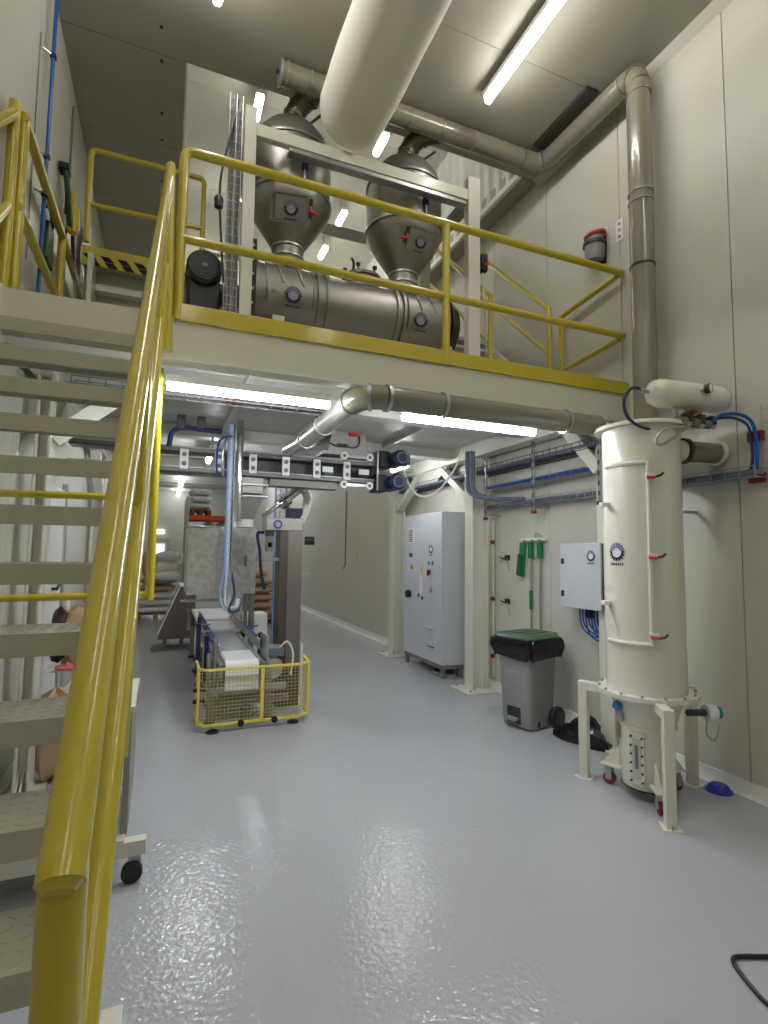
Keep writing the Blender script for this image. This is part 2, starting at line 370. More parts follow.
# ================================================================== MEZZANINE
YM, ZM = 3.39, 3.0
mz = thing('mezzanine', 'cream steel mezzanine platform carried on columns across the room', 'mezzanine', (1.4, 5.8, 0))
boxo('deck', (XL+0.005, XW-0.005, YM+0.02, 8.3, ZM-0.05, ZM), DECKU, mz, 0)
for k in range(16): boxo('deck_plank', (-0.70, 3.41, 3.53+k*0.29, 3.53+k*0.29+0.28, ZM-0.066, ZM-0.05), DECKU, mz, 0.003)
boxo('front_beam', (XL+0.005, XW-0.005, YM, YM+0.06, 2.77, ZM), CREAM, mz)
boxo('beam_flange', (XL+0.005, XW-0.005, YM, YM+0.12, 2.757, 2.772), CREAM, mz, 0.002)
boxo('back_beam', (XL+0.005, XW-0.005, 8.24, 8.3, 2.77, ZM), CREAM, mz)
boxo('side_beam', (3.42, 3.6, YM+0.06, 8.24, 2.77, ZM-0.05), CREAM, mz)
boxo('side_beam', (-0.86, -0.72, YM+0.06, 8.24, 2.77, ZM-0.05), CREAM, mz)
for yy in (4.45, 6.0, 7.2):
    boxo('joist', (-0.72, 3.42, yy-0.05, yy+0.05, 2.83, ZM-0.05), DECKU, mz)
    boxo('joist_flange', (-0.72, 3.42, yy-0.09, yy+0.09, 2.815, 2.83), DECKU, mz, 0.002)
for xx in (0.55, 1.5, 2.45):
    boxo('stiffener', (xx-0.025, xx+0.025, 3.46, 8.2, 2.88, ZM-0.05), DECKU, mz)
def column(x0, x1, y0, y1, sx=1):
    c = boxo('column', (x0, x0+0.02, y0, y1, 0, 2.77), CREAM, mz)
    boxo('flange', (x1-0.02, x1, y0, y1, 0, 2.77), CREAM, c)
    ym_ = (y0+y1)/2; boxo('web', (x0+0.02, x1-0.02, ym_-0.012, ym_+0.012, 0, 2.77), CREAM, c, 0.001)
    p = boxo('base_plate', (max(x0-0.13, XL+0.04), min(x1+0.07, 3.675), y0-0.12, y1+0.12, 0, 0.02), CREAM, c)
    for gx in (x0+0.06, x1-0.06):
        MB().prism([(0,0),(0.1,0),(0,0.14)], (gx-0.006, ym_-0.012, 0.02), (0,-1,0), (0,0,1), 0.012).build('gusset', CREAM, c, smooth=False)
    for gx in ((x0-0.07,) if x0 > 0 else (x1+0.04,)):
        for gy in (y0-0.07, y1+0.07): MB().cyl((gx, gy, 0.02), (gx, gy, 0.045), 0.014, n=6).build('bolt', GALV, c, smooth=False)
    return c
column(3.52, 3.66, 3.44, 3.60); column(3.38, 3.60, 5.42, 5.60); column(3.36, 3.56, 7.72, 7.90)
column(-0.83, -0.735, 4.12, 4.26); column(-0.88, -0.74, 7.72, 7.9)
def brace(p, q, w=0.11, h=0.09): MB().bar(p, q, w, h).build('brace', CREAM, mz, bevel=0.006)
brace((3.56, 3.56, 2.36), (3.56, 3.95, 2.78), 0.13, 0.12); brace((3.5, 5.6, 2.24), (3.5, 6.45, 2.80)); brace((3.46, 7.72, 2.30), (3.5, 6.95, 2.80)); brace((3.46, 7.9, 2.3), (3.5, 8.25, 2.75))
brace((-0.8, 4.24, 2.3), (-0.8, 4.85, 2.8)); brace((-0.8, 7.72, 2.3), (-0.8, 7.1, 2.8)); brace((-0.74, 4.2, 2.35), (-0.3, 4.4, 2.8), 0.05, 0.12)
MB().prism([(0,0),(1.2,0),(0.85,-0.22),(0.35,-0.22)], (3.49, 6.2, 2.80), (0,1,0), (0,0,1), 0.02).build('gusset_plate', CREAM, mz, smooth=False)

# front guardrail
g = thing('guardrail', 'yellow tubular guardrail with toe board along the mezzanine front edge', 'railing', (1.8, YM, ZM))
RR = 0.03
rod('top_rail', arc((0.08, YM, 4.04), 0.06, math.pi, math.pi/2, (1,0,0), (0,0,1), 5)+[(3.66, YM, 4.10)], RR, YELLOW, g, 14)
rod('mid_rail', [(0.02, YM, 3.525), (3.66, YM, 3.525)], RR*0.92, YELLOW, g, 14)
for xx, zt in ((0.02, 4.04), (1.885, 4.09)): rod('post', [(xx, YM, ZM), (xx, YM, zt)], RR, YELLOW, g, 14)
boxo('toe_board', (0.0, XW, YM-0.022, YM-0.004, 2.995, 3.105), YELLOW, g)
# side guardrail at the right wall
g = thing('guardrail', 'short yellow side rail beside the wall, behind the grey duct', 'railing', (3.62, 3.8, ZM))
rod('top_rail', [(3.63, YM+0.02, 4.08), (3.62, 4.13, 4.0)], RR*0.85, YELLOW, g, 12)
rod('mid_rail', [(3.63, YM+0.02, 3.50), (3.62, 4.13, 3.44)], RR*0.85, YELLOW, g, 12)
rod('post', [(3.62, 4.13, 4.01), (3.62, 4.13, ZM)], RR*0.85, YELLOW, g, 12)
# left guardrail on the deck
g = thing('guardrail', 'yellow deck rail along the left wall behind the stair head', 'railing', (-0.84, 4.6, ZM))
xl = -0.845
rod('top_rail', [(xl, 3.44, 4.07), (xl, 6.0, 4.07)], RR, YELLOW, g, 12)
rod('mid_rail', [(xl, 3.44, 3.53), (xl, 4.72, 3.53)], RR, YELLOW, g, 12)
for yy in (4.72, 6.0): rod('post', [(xl, yy, 4.09), (xl, yy, ZM)], RR, YELLOW, g, 12)
rod('post', [(xl, 3.47, 4.09), (xl, 3.47, ZM)], RR, YELLOW, g, 12)

# ------------------------------------------------------------------ staircase
Y0, GO, RI, ZT = 3.42, 0.185, 0.21, 3.02
xs0, xs1 = -0.86, -0.115
st = thing('staircase', 'steep cream steel staircase with chequered open treads up to the mezzanine', 'stairs', (-0.5, 2.1, 0))
ti = None
for n in range(1, 15):
    yn, zn = Y0-n*GO, ZT-n*RI
    if zn < 0.02: continue
    if ti is None:
        ti = MB().prism([(0,0),(0.24,0),(0.24,-0.04),(0.232,-0.04),(0.232,-0.008),(0.012,-0.008),(0.012,-0.072),(0,-0.072)], (xs0, yn, zn), (0,1,0), (0,0,1), xs1-xs0)
        tr = ti.build('tread', TREAD, st, smooth=False, bevel=0.002); t0 = (yn, zn)
        pl = MB()
        for i in range(16):
            for k in range(5):
                cx = xs0+0.03+i*0.044; cy = yn+0.03+k*0.044; a = 0.7 if (i+k) % 2 else -0.7
                pl.obox((cx, cy, zn+0.0004), (0.026, 0.006, 0.002), Matrix.Rotation(a, 3, 'Z'))
        for i in range(16):
            pl.obox((xs0+0.03+i*0.044, yn-0.0004, zn-0.03), (0.026, 0.002, 0.006), Matrix.Rotation(0.75, 3, 'Y'))
        q = pl.build('chequer_pattern', TREAD, tr, smooth=False); q['kind'] = 'stuff'
    else:
        c = copy_tree(tr, st); c.location = (0, yn-t0[0], zn-t0[1])
def stringer(x0, x1):
    # side profile in Y-Z
    a = RI/GO; top = [(Y0+0.02, ZT+0.0), (Y0-13.2*GO, ZT-13.2*RI+0.04)]
    poly = [(Y0+0.02, ZT), (Y0-0.10, ZT), (Y0-13.9*GO, ZT-13.9*RI+0.10), (Y0-13.9*GO, 0), (Y0-13.2*GO+0.12, 0), (Y0+0.02, ZT-0.42)]
    MB().prism([(p[0], p[1]) for p in poly], (x0, 0, 0), (0,1,0), (0,0,1), x1-x0).build('stringer', CREAM, st, smooth=False, bevel=0.003)
stringer(xs0-0.012, xs0); stringer(xs1, xs1+0.012)
boxo('landing_plate', (xs0-0.01, 0.0, Y0-0.05, Y0-0.03, 2.79, ZT+0.0), CREAM, st)
boxo('foot_plate', (xs1-0.06, xs1+0.075, 0.78, 0.95, 0, 0.02), CREAM, st)
boxo('foot_plate', (xs0-0.05, xs0+0.07, 0.78, 0.95, 0, 0.02), CREAM, st)
boxo('foot_plate', (xs1-0.02, -0.065, 2.03, 2.13, 0.0, 0.05), CREAM, st)
# right handrail
h = thing('stair_handrail', 'thick yellow stair handrail rising from close in front to the mezzanine corner', 'handrail', (-0.065, 2, 0))
A, B = V((-0.086, 0.668, 1.25)), V((-0.054, 3.36, 3.958))
def rl(yv, dz=0): t = (yv-A.y)/(B.y-A.y); p = A+(B-A)*t; return V((p.x, p.y, p.z+dz))
rod('top_rail', [rl(0.668), rl(3.30), rl(3.36)+V((0.0, 0.0, -0.005))], 0.0245, YELLOW, h, 20)
MB().lathe([(0.0, 0.012), (0.015, 0.009), (0.0242, -0.002)], rl(0.668), (rl(0.668)-rl(3)), 18).build('end_cap', YELLOW, h)
rod('post', [rl(0.688, -0.012), V((-0.088, 0.69, 0.0))], 0.0245, YELLOW, h, 20)
rod('mid_rail', [rl(0.70, -0.60), rl(3.36, -0.64)], 0.0235, YELLOW, h, 16)
for yv in (1.75, 2.75): rod('post', [rl(yv), V((rl(yv).x-0.02, yv, ZT-RI*(Y0-yv)/GO-0.12))], 0.022, YELLOW, h, 14)
rod('post', [rl(3.345), V((-0.03, 3.36, 2.80))], 0.028, YELLOW, h, 14)
# left handrail
h = thing('stair_handrail', 'yellow handrail on the wall side of the stairs at the left edge', 'handrail', (-0.87, 2.6, 0))
xq = -0.875
rod('top_rail', [(xq, 2.2, 2.85), (xq, 3.38, 4.03)], 0.029, YELLOW, h, 14)
rod('mid_rail', [(xq, 2.2, 2.30), (xq, 3.38, 3.48)], 0.027, YELLOW, h, 14)
for yv, zb in ((2.3, 1.5), (3.40, 2.82)): rod('post', [(xq+0.0, yv, yv-2.2+2.85+(0.06 if yv > 3 else 0)), (xq, yv, zb)], 0.029, YELLOW, h, 14)
# yellow bars under the landing
h = thing('safety_barrier', 'two level yellow bars on a hanging post seen between the stair treads', 'barrier', (-0.5, 3.6, 1.2))
for z in (1.893, 1.295): rod('bar', [(XL+0.0, 3.62, z+0.02), (-0.07, 3.62, z+0.03)], 0.022, YELLOW, h, 12)
rod('post', [(-0.07, 3.62, 2.76), (-0.07, 3.62, 1.29)], 0.026, YELLOW, h, 12)

# ------------------------------------------------------------------ upper platform behind the mixer
ZP, YP = 4.13, 5.15
u = thing('service_platform', 'raised service platform with yellow rail and black and yellow hazard edge at left', 'platform', (0, 5.6, ZM))
boxo('deck', (-0.77, 3.55, 5.32, 6.5, ZP, ZP+0.05), DECKU, u)
boxo('deck', (-0.77, 0.24, YP+0.01, 5.32, ZP, ZP+0.05), DECKU, u)
boxo('toe_board', (-0.77, 0.24, YP-0.01, YP+0.01, ZP+0.06, ZP+0.135), YELLOW, u)
hz = boxo('hazard_strip', (-0.77, 0.24, YP-0.012, YP+0.01, ZP-0.04, ZP+0.06), YELLOW, u, 0)
for i in range(7):
    for z0, s_ in ((ZP+0.012, 0), (ZP-0.038, 0.035)):
        MB().prism([(0,0.045),(0.075,0.045),(0.115,0.0),(0.04,0.0)], (-0.76+i*0.135+s_, YP-0.013, z0), (1,0,0), (0,0,1), 0.003).build('stripe', mat('hazard_black', (10, 10, 10), 0.75), hz, smooth=False)
RP = 0.024
rod('top_rail', [(-0.74, YP, 4.3)]+arc((-0.69, YP, 5.11), 0.05, math.pi, math.pi/2, (1,0,0), (0,0,1), 4)+arc((0.17, YP, 5.11), 0.05, math.pi/2, 0, (1,0,0), (0,0,1), 4)+[(0.22, YP, ZP)], RP, YELLOW, u, 12)
rod('mid_rail', [(-0.74, YP, 4.65), (0.22, YP, 4.66)], RP, YELLOW, u, 12)
rod('top_rail', [(0.3, 6.45, 5.15), (3.5, 6.45, 5.15)], RP*0.8, YELLOW, u, 10)
rod('mid_rail', [(0.3, 6.45, 4.7), (3.5, 6.45, 4.7)], RP*0.8, YELLOW, u, 10)
for xx in (0.3, 1.4, 2.5, 3.5): rod('post', [(xx, 6.45, 5.15), (xx, 6.45, ZP)], RP*0.8, YELLOW, u, 10)
for xx, yy in ((-0.72, 5.3), (0.18, 5.3), (1.4, 6.4), (3.45, 6.4), (-0.72, 6.4)): boxo('leg', (xx-0.04, xx+0.04, yy-0.04, yy+0.04, ZM, ZP), CREAM, u)
# cream steps to it, left
sx = thing('step_unit', 'cream boxed steps below the striped platform edge at left', 'steps', (-0.3, 5.0, ZM))
for i in range(4):
    boxo('step', (-0.66, 0.0, 5.02-0.0+i*0.06, 5.12+i*0.06, ZM+0.24*(i+0.75), ZM+0.24*(i+1)), CREAM, sx)
boxo('side_panel', (-0.70, -0.66, 4.98, 5.34, ZM, ZP), CREAM, sx); boxo('side_panel', (0.0, 0.04, 4.98, 5.34, ZM, ZP), CREAM, sx)
boxo('back_panel', (-0.66, 0.0, 5.32, 5.34, ZM, ZP), CREAM, sx)
# stair at right
s2 = thing('staircase', 'short cream stair with yellow rails by the wall at the right end of the mixer', 'stairs', (3.2, 4.9, ZM))
for i in range(5):
    boxo('tread', (2.86, 3.53, 4.28+i*0.22, 4.50+i*0.22, ZM+0.2*(i+1)-0.035, ZM+0.2*(i+1)), CREAM, s2)
for xx in (2.82, 3.53):
    MB().prism([(0,0),(0.3,0),(1.35,1.0),(1.35,1.13),(1.1,1.13),(0,0.16)], (xx, 4.2, ZM), (0,1,0), (0,0,1), 0.03).build('stringer', CREAM, s2, smooth=False)
    top = [(xx, 4.2, ZM), (xx, 4.2, 4.09), (xx, 5.52, 5.36), (xx, 5.52, ZP)]
    rod('handrail', top, RP, YELLOW, s2, 12)
    rod('mid_rail', [(xx, 4.2, 3.62), (xx, 5.52, 4.86)], RP*0.85, YELLOW, s2, 12)

# ================================================================== MIXER, HOPPERS, DUCTS ON THE MEZZANINE
YX, ZX, RX = 4.5, 3.78, 0.275
mx = thing('batch_mixer', 'long horizontal stainless steel drum mixer behind the yellow guardrail', 'mixer', (1.65, YX, ZM))
ax = (1, 0, 0)
def seg(name, x0, x1, r, m=STEEL, parent=mx, n=40): return MB().lathe([(0, 0), (r, 0), (r, x1-x0), (0, x1-x0)], (x0, YX, ZX), ax, n).build(name, m, parent)
boxo('bearing_plate', (0.555, 0.60, YX-0.30, YX+0.28, 3.40, 4.12), mat('dark_plate', (52, 46, 42), 0.5, 0.3), mx)
for k in range(6): MB().cyl((0.57, YX-0.312, 3.46+k*0.12), (0.57, YX-0.29, 3.46+k*0.12), 0.011, n=6).build('bolt', GALV, mx, smooth=False)
seg('end_flange', 0.60, 0.625, RX+0.025); b1 = seg('drum', 0.625, 1.14, RX); seg('joint_flange', 1.12, 1.145, RX+0.03); seg('joint_flange', 1.20, 1.225, RX+0.03)
b2 = seg('drum', 1.145, 1.87, RX+0.005); seg('joint_flange', 1.85, 1.875, RX+0.03); seg('joint_flange', 1.915, 1.94, RX+0.03)
b3 = seg('drum', 1.875, 2.40, RX); seg('end_flange', 2.37, 2.392, RX+0.02); seg('end_flange', 2.42, 2.442, RX+0.025, DKSTEEL); seg('end_cover', 2.442, 2.52, RX-0.03, DKSTEEL)
for x0, x1, b, xe in ((0.69, 1.08, b1, 0.905), (1.965, 2.33, b3, 2.08)):
    d = MB(); a0, a1 = math.radians(-52), math.radians(28)   # curved door on the camera side
    d.lathe([(RX+0.012, 0.0), (RX+0.012, x1-x0)], (x0, YX, ZX), ax, 14, a0, a1, (0,-1,0))
    d.lathe([(RX+0.012, x1-x0), (RX-0.01, x1-x0)], (x0, YX, ZX), ax, 14, a0, a1, (0,-1,0)); d.lathe([(RX-0.01, 0), (RX+0.012, 0)], (x0, YX, ZX), ax, 14, a0, a1, (0,-1,0))
    dd = d.build('door', STEEL, mx)
    f = MB()
    for xx in (x0, x1): f.tube([V((xx, YX, ZX))+V((0, -math.cos(a), math.sin(a) if True else 0))*(RX+0.014) for a in [math.radians(v) for v in range(-28, 53, 8)]], 0.007, 6)
    f.build('door_rim', STEELD, dd)
    for xx in (x0+0.11, x1-0.11):
        l = MB(); a = math.radians(40); p = V((xx, YX-math.cos(a)*(RX+0.02), ZX+math.sin(a)*(RX+0.02)))
        l.bar(p+V((0, 0.05, 0.06)), p+V((0, -0.03, -0.06)), 0.035, 0.02); l.tube([p+V((0, -0.03, -0.05)), p+V((0.01, -0.055, -0.11)), p+V((0.025, -0.06, -0.16))], 0.011, 8)
        l.build('latch', STEELD, dd)
    al = math.radians(-12); nn = V((0, -math.cos(al), math.sin(al)))
    emblem(dd, V((xe, YX, ZX))+nn*(RX+0.016), nn, 0.072, face=mat('emblem_grey', (168, 166, 172), 0.5))
for xx in (0.80, 2.40):
    boxo('cradle', (xx-0.05, xx+0.05, YX-0.22, YX+0.22, ZM, ZX-RX+0.05), CREAM, mx)
p = MB().cyl((1.60, YX, ZX+RX-0.04), (1.60, YX, ZX+RX+0.06), 0.17, n=24).build('inspection_neck', STEEL, mx)
MB().cyl((1.60, YX, ZX+RX+0.06), (1.60, YX, ZX+RX+0.085), 0.19, n=24).build('inspection_lid', DKSTEEL, mx)
for a in range(6):
    c = V((1.60+0.16*math.cos(a*1.047), YX+0.16*math.sin(a*1.047), ZX+RX+0.085)); k = MB().cyl(c, c+V((0,0,0.05)), 0.008, n=8); k.lathe([(0,0.05),(0.022,0.05),(0.022,0.07),(0,0.075)], c, (0,0,1), 10); k.build('knob', BLACK, mx)
rod('handle', wavy([(1.5, YX-0.05, ZX+RX+0.08), (1.49, YX-0.1, ZX+RX+0.17), (1.46, YX-0.12, ZX+RX+0.2)], 8), 0.012, BLACK, mx)

# drive motor
m = thing('gear_motor', 'dark grey drive motor with round fan cover at the left end of the mixer', 'motor', (0.25, 4.35, ZM))
mp = (0.205, 4.18, 3.80)
MB().lathe([(0,0.0),(0.05,0.0),(0.115,0.004),(0.132,0.02),(0.137,0.09),(0.137,0.1)], mp, (0,1,0), 32).build('fan_cover', DKGREY, m)
for rr in (0.035, 0.06, 0.085, 0.108): MB().lathe([(rr-0.004,-0.003),(rr+0.004,-0.003),(rr+0.004,0.002)], mp, (0,1,0), 28).build('grille_ring', BLACK, m)
MB().cyl((mp[0], 4.17, mp[2]), (mp[0], 4.19, mp[2]), 0.02, n=12).build('hub', PLINTH, m)
b = MB().cyl((mp[0], 4.28, mp[2]), (mp[0], 4.55, mp[2]), 0.12, n=28); b.build('motor_body', DKGREY, m)
f = MB()
for k in range(20):
    a = 2*math.pi*k/20; d = V((math.cos(a), 0, math.sin(a))); c = V((mp[0], 4.41, mp[2]))+d*0.125; f.bar(c-V((0,0.12,0)), c+V((0,0.12,0)), 0.006, 0.02, d)
f.build('cooling_fins', DKGREY, m)
MB().box(0.08, 0.33, 4.24, 4.66, 3.42, 3.74).build('gearbox', mat('black_gearbox', (36, 36, 38), 0.35, 0.2), m, bevel=0.03)
MB().cyl((0.28, 4.5, 3.72), (0.56, 4.5, 3.76), 0.09, n=20).build('drive_shaft_housing', DKGREY, m)
boxo('motor_stand', (0.10, 0.40, 4.28, 4.62, ZM, 3.42), CREAM, m)

# hoppers
def hopper(x, label, flip):
    h = thing('filter_hopper', label, 'hopper', (x, YX, ZX+RX), 'stainless hoppers over the mixer')
    c = (x, YX, 0); R = 0.362; n = 40
    cone = MB().lathe([(0.132, 4.26), (0.150, 4.275), (R-0.065, 4.50), (R-0.02, 4.565), (R-0.002, 4.62), (R, 4.66)], c, (0,0,1), n).build('cone', STEEL, h)
    r = MB(); ring(r, (x, YX, 4.665), (0,0,1), R, 0.018, 0.028, n); r.build('clamp_ring', GALV, h)
    MB().lathe([(R, 4.66), (R+0.004, 4.9), (R, 5.10)], c, (0,0,1), n).build('filter_drum', STEEL, h)
    r = MB(); ring(r, (x, YX, 5.10), (0,0,1), R, 0.012, 0.02, n); r.build('drum_flange', STEELD, h)
    MB().lathe([(R, 5.10), (R-0.03, 5.22), (R-0.11, 5.33), (R-0.2, 5.40), (0.10, 5.44)], c, (0,0,1), n).build('dome', STEEL, h)
    MB().lathe([(0.132, 4.17), (0.135, 4.2), (0.132, 4.26)], c, (0,0,1), 28).build('neck', STEELD, h)
    r = MB(); ring(r, (x, YX, 4.255), (0,0,1), 0.13, 0.015, 0.018); ring(r, (x, YX, 4.165), (0,0,1), 0.13, 0.018, 0.018); r.build('neck_clamp', GALV, h)
    MB().lathe([(0.13, ZX+RX-0.01), (0.128, 4.1), (0.13, 4.17)], c, (0,0,1), 28).build('sleeve', mat('clear_sleeve', (196, 190, 168), 0.3, 0, 0.2, 20), h)
    # hatch on the cone, facing the viewer
    sl = math.atan2(0.325, 0.21); fa = math.radians(-98 if not flip else -84)
    out = V((math.cos(fa), math.sin(fa), 0)); nr = (out*math.sin(sl)+V((0,0,-1))*math.cos(sl)).normalized(); rr = 0.262
    ctr = V((x, YX, 4.455))+out*(rr+0.035); tx = V((0,0,1)).cross(nr).normalized(); ty = nr.cross(tx); M = Matrix((tx, ty, nr)).transposed()
    ht = MB().obox(ctr-nr*0.03, (0.27, 0.2, 0.09), M).build('hatch', STEEL, h, bevel=0.008)
    fr = MB(); w2, h2 = 0.16, 0.105
    P = [ctr+tx*a+ty*b+nr*0.016 for a, b in ((-w2,h2),(w2,h2),(w2,-h2),(-w2,-h2),(-w2,h2))]
    for i in range(4): fr.bar(P[i], P[i+1], 0.014, 0.014, nr)
    fr.build('hatch_frame', STEELD, ht)
    s = 1 if not flip else -1; e = ctr+tx*(w2+0.0)*s
    MB().tube([e+nr*0.03+ty*0.03, e+nr*0.05, e+tx*0.06*s+nr*0.06-ty*0.02], 0.012, 8).build('handle', RED, ht)
    MB().bar(e+ty*0.09+nr*0.02, e-ty*0.05+nr*0.02, 0.03, 0.02, nr).build('hinge', DKGREY, ht)
    emblem(ht, ctr+nr*0.017, nr, 0.062, (0,0,1), face=mat('emblem_grey', (168, 166, 172), 0.5))
    q = V((x+0.05, YX-R-0.02, 4.76)); b = MB().cyl(q-V((0,0,0.08)), q, 0.012, n=10); b.build('sensor_stem', GALV, h)
    MB().lathe([(0,0),(0.026,0.004),(0.028,0.06),(0.016,0.075),(0,0.075)], q, (0,0,1), 14).build('sensor', NAVY, h)
    return h
hopper(0.906, 'left stainless filter hopper with hatch and red handle on its right', False)
hopper(2.03, 'right stainless filter hopper with hatch and red handle on its left', True)
# support frame round the hoppers
fr = thing('hopper_frame', 'cream steel portal frame in front of the hoppers', 'frame', (1.5, 4.4, ZM))
for x0, x1, zt in ((0.449, 0.538, 5.06), (2.45, 2.573, 5.07)):
    boxo('post', (x0, x1, 3.99, 4.07, ZM, zt), CREAM, fr)
    boxo('post', (x0, x1, 4.98, 5.06, ZM, 5.0), CREAM, fr)
    boxo('side_beam', (x0+0.02, x1-0.02, 4.07, 4.98, 4.84, 4.94), STEELD, fr)
boxo('top_beam', (0.538, 2.45, 4.0, 4.06, 4.84, 4.94), CREAM, fr)
boxo('cable_strip', (0.8, 2.44, 4.01, 4.09, 4.80, 4.838), GALV, fr)
boxo('rear_beam', (0.538, 2.45, 5.0, 5.05, 4.84, 4.94), CREAM, fr)
# vertical cable ladder beside the left post
t = thing('cable_ladder', 'upright wire cable ladder with grey cables left of the hopper frame', 'cable tray', (0.39, 4.05, ZM))
for xx in (0.335, 0.385, 0.43): rod('wire', [(xx, 4.0, ZM), (xx, 4.0, 5.12)], 0.004, GALV, t, 6)
for k in range(30): rod('rung', [(0.335, 4.004, 3.1+k*0.068), (0.43, 4.004, 3.1+k*0.068)], 0.003, GALV, t, 5)
for k, (xx, m_) in enumerate(((0.35, BINGREY), (0.37, PLINTH), (0.395, BINGREY), (0.415, PLINTH))):
    rod('cable', wavy([(xx, 4.025, ZM), (xx+0.008, 4.03, 3.6), (xx-0.004, 4.025, 4.2), (xx+0.006, 4.03, 5.0)], 16), 0.011, m_, t, 8)
rod('cable', wavy([(0.40, 4.02, 5.1), (0.34, 3.99, 4.75), (0.28, 3.98, 4.35), (0.30, 3.98, 3.95), (0.33, 4.0, 3.6)], 20), 0.009, DKGREY, t, 6)
o = MB().lathe([(0,0),(0.03,0.01),(0.035,0.08),(0.015,0.11),(0,0.115)], (0.275, 3.98, 4.15), (0,0,1), 12).build('cable_gland', BLACK, t)
# red beacon / switch box on the right post
t = thing('push_button_box', 'small black control box with a red lit button on the right frame post', 'switch', (2.64, 4.02, 4.2))
MB().box(2.585, 2.655, 3.98, 4.05, 4.19, 4.36).build('housing', BLACK, t, bevel=0.015)
MB().cyl((2.63, 3.97, 4.25), (2.63, 3.99, 4.25), 0.018, n=14).build('button', RED, t); MB().cyl((2.625, 3.97, 4.31), (2.625, 3.99, 4.31), 0.014, n=14).build('indicator', BLUE, t)
rod('cable', wavy([(2.62, 4.02, 4.19), (2.625, 4.02, 3.95), (2.655, 4.03, 3.75), (2.66, 4.04, 3.2)], 14), 0.009, GALV, t, 6)

# white fabric air duct
fd = thing('fabric_duct', 'wide white fabric air duct with rounded end hanging under the ceiling', 'duct', (1.36, 1.5, 4.97))
XD, ZD, RD = 1.297, 5.228, 0.285
prof = []; ye = 4.10
for i in range(60):
    yy = -2.5+(ye-0.24+2.5)*i/59; w = RD*(1+0.012*math.sin(yy*4.1)+0.008*math.sin(yy*11+1)); prof.append((w, yy))
for i in range(1, 9):
    a = math.pi/2*i/8; prof.append((max(0.0, RD*(0.35+0.65*math.cos(a)**0.8) if i < 8 else 0.0), ye-0.24+0.24*math.sin(a)))
MB().lathe(prof, (XD, 0, ZD), (0,1,0), 44).build('sleeve', FABRIC, fd)
r = MB(); ring(r, (XD, 3.62, ZD), (0,1,0), RD+0.003, 0.002, 0.02, 44); r.build('seam', FABRIC, fd)
# painted extraction duct
du = thing('extraction_duct', 'taupe metal extraction duct running from the hoppers under the ceiling and down the wall', 'duct', (3.5, 3.03, 2.2))
RDU = 0.092; ZP_ = 5.632; xv, yv = 3.495, 3.03; xb, yb = 3.47, 4.215
def clamp(p, axis, r=RDU, m_=STEELD):
    q = MB(); ring(q, p, axis, r, 0.007, 0.013, 20); q.build('clamp', m_, du)
rod('pipe', [(0.75, yb, ZP_), (xb-0.13, yb, ZP_)], RDU, TAUPE, du, 24)
MB().lathe([(0, 0), (RDU+0.012, 0), (RDU+0.012, 0.02), (RDU, 0.02)], (0.735, yb, ZP_), (1,0,0), 22).build('end_cap', GALV, du)
MB().cyl((0.71, yb, ZP_), (0.735, yb, ZP_), 0.02, n=8).build('end_knob', BLACK, du)
rod('elbow', arc((xb-0.13, yb-0.13, ZP_), 0.13, math.pi/2, 0, (1,0,0), (0,1,0), 6), RDU, TAUPE, du, 24)
rod('pipe', [(xb, yb-0.13, ZP_), (xv, yv+0.12, ZP_)], RDU, TAUPE, du, 24)
rod('elbow', arc((xv, yv+0.12, ZP_-0.12), 0.12, math.pi/2, math.pi, (0,1,0), (0,0,1), 6), RDU, TAUPE, du, 24)
rod('pipe', [(xv, yv, ZP_-0.12), (xv, yv, 2.45)], RDU, TAUPE, du, 24)
rod('elbow', [(xv, yv, 2.45), (xv-0.01, yv-0.01, 2.37), (xv-0.06, yv-0.05, 2.31), (xv-0.2, yv-0.15, 2.27)], RDU, TAUPE, du, 20)
for xx in (0.80, 1.0, 1.95, 2.28, 2.62, 3.2): clamp((xx, yb, ZP_), (1,0,0))
for pp, aa in (((xb, yb-0.12, ZP_), (0,1,0)), ((xb-0.04, yb-0.04, ZP_), (1,-1,0)), ((xv, yv+0.14, ZP_), (0,1,0)), ((xv, yv+0.03, ZP_-0.03), (0,1,1))): clamp(pp, aa, RDU*1.02)
for zz in (5.42, 4.56, 4.48, 3.94): clamp((xv, yv, zz), (0,0,1), RDU, STEELD if zz != 3.94 else DKGREY)
for hx, jx in ((0.906, 1.10), (2.03, 2.30)):
    pts = wavy([(hx, YX, 5.40), (hx+0.01, YX-0.01, 5.48), (hx+0.05, YX-0.05, 5.575), (hx+0.13, YX-0.14, 5.63), (jx, yb+0.04, 5.635)], 12)
    rod('branch_elbow', pts, 0.09, DKSTEEL, du, 20)
    for k in (2, 4, 6, 9): clamp(pts[k], pts[k+1]-pts[k-1], 0.092, DKSTEEL)
    rod('strut', [V((hx+0.13, YX-0.06, 5.42)), V((hx+0.24, YX-0.2, 5.47))], 0.012, BLACK, du, 8)
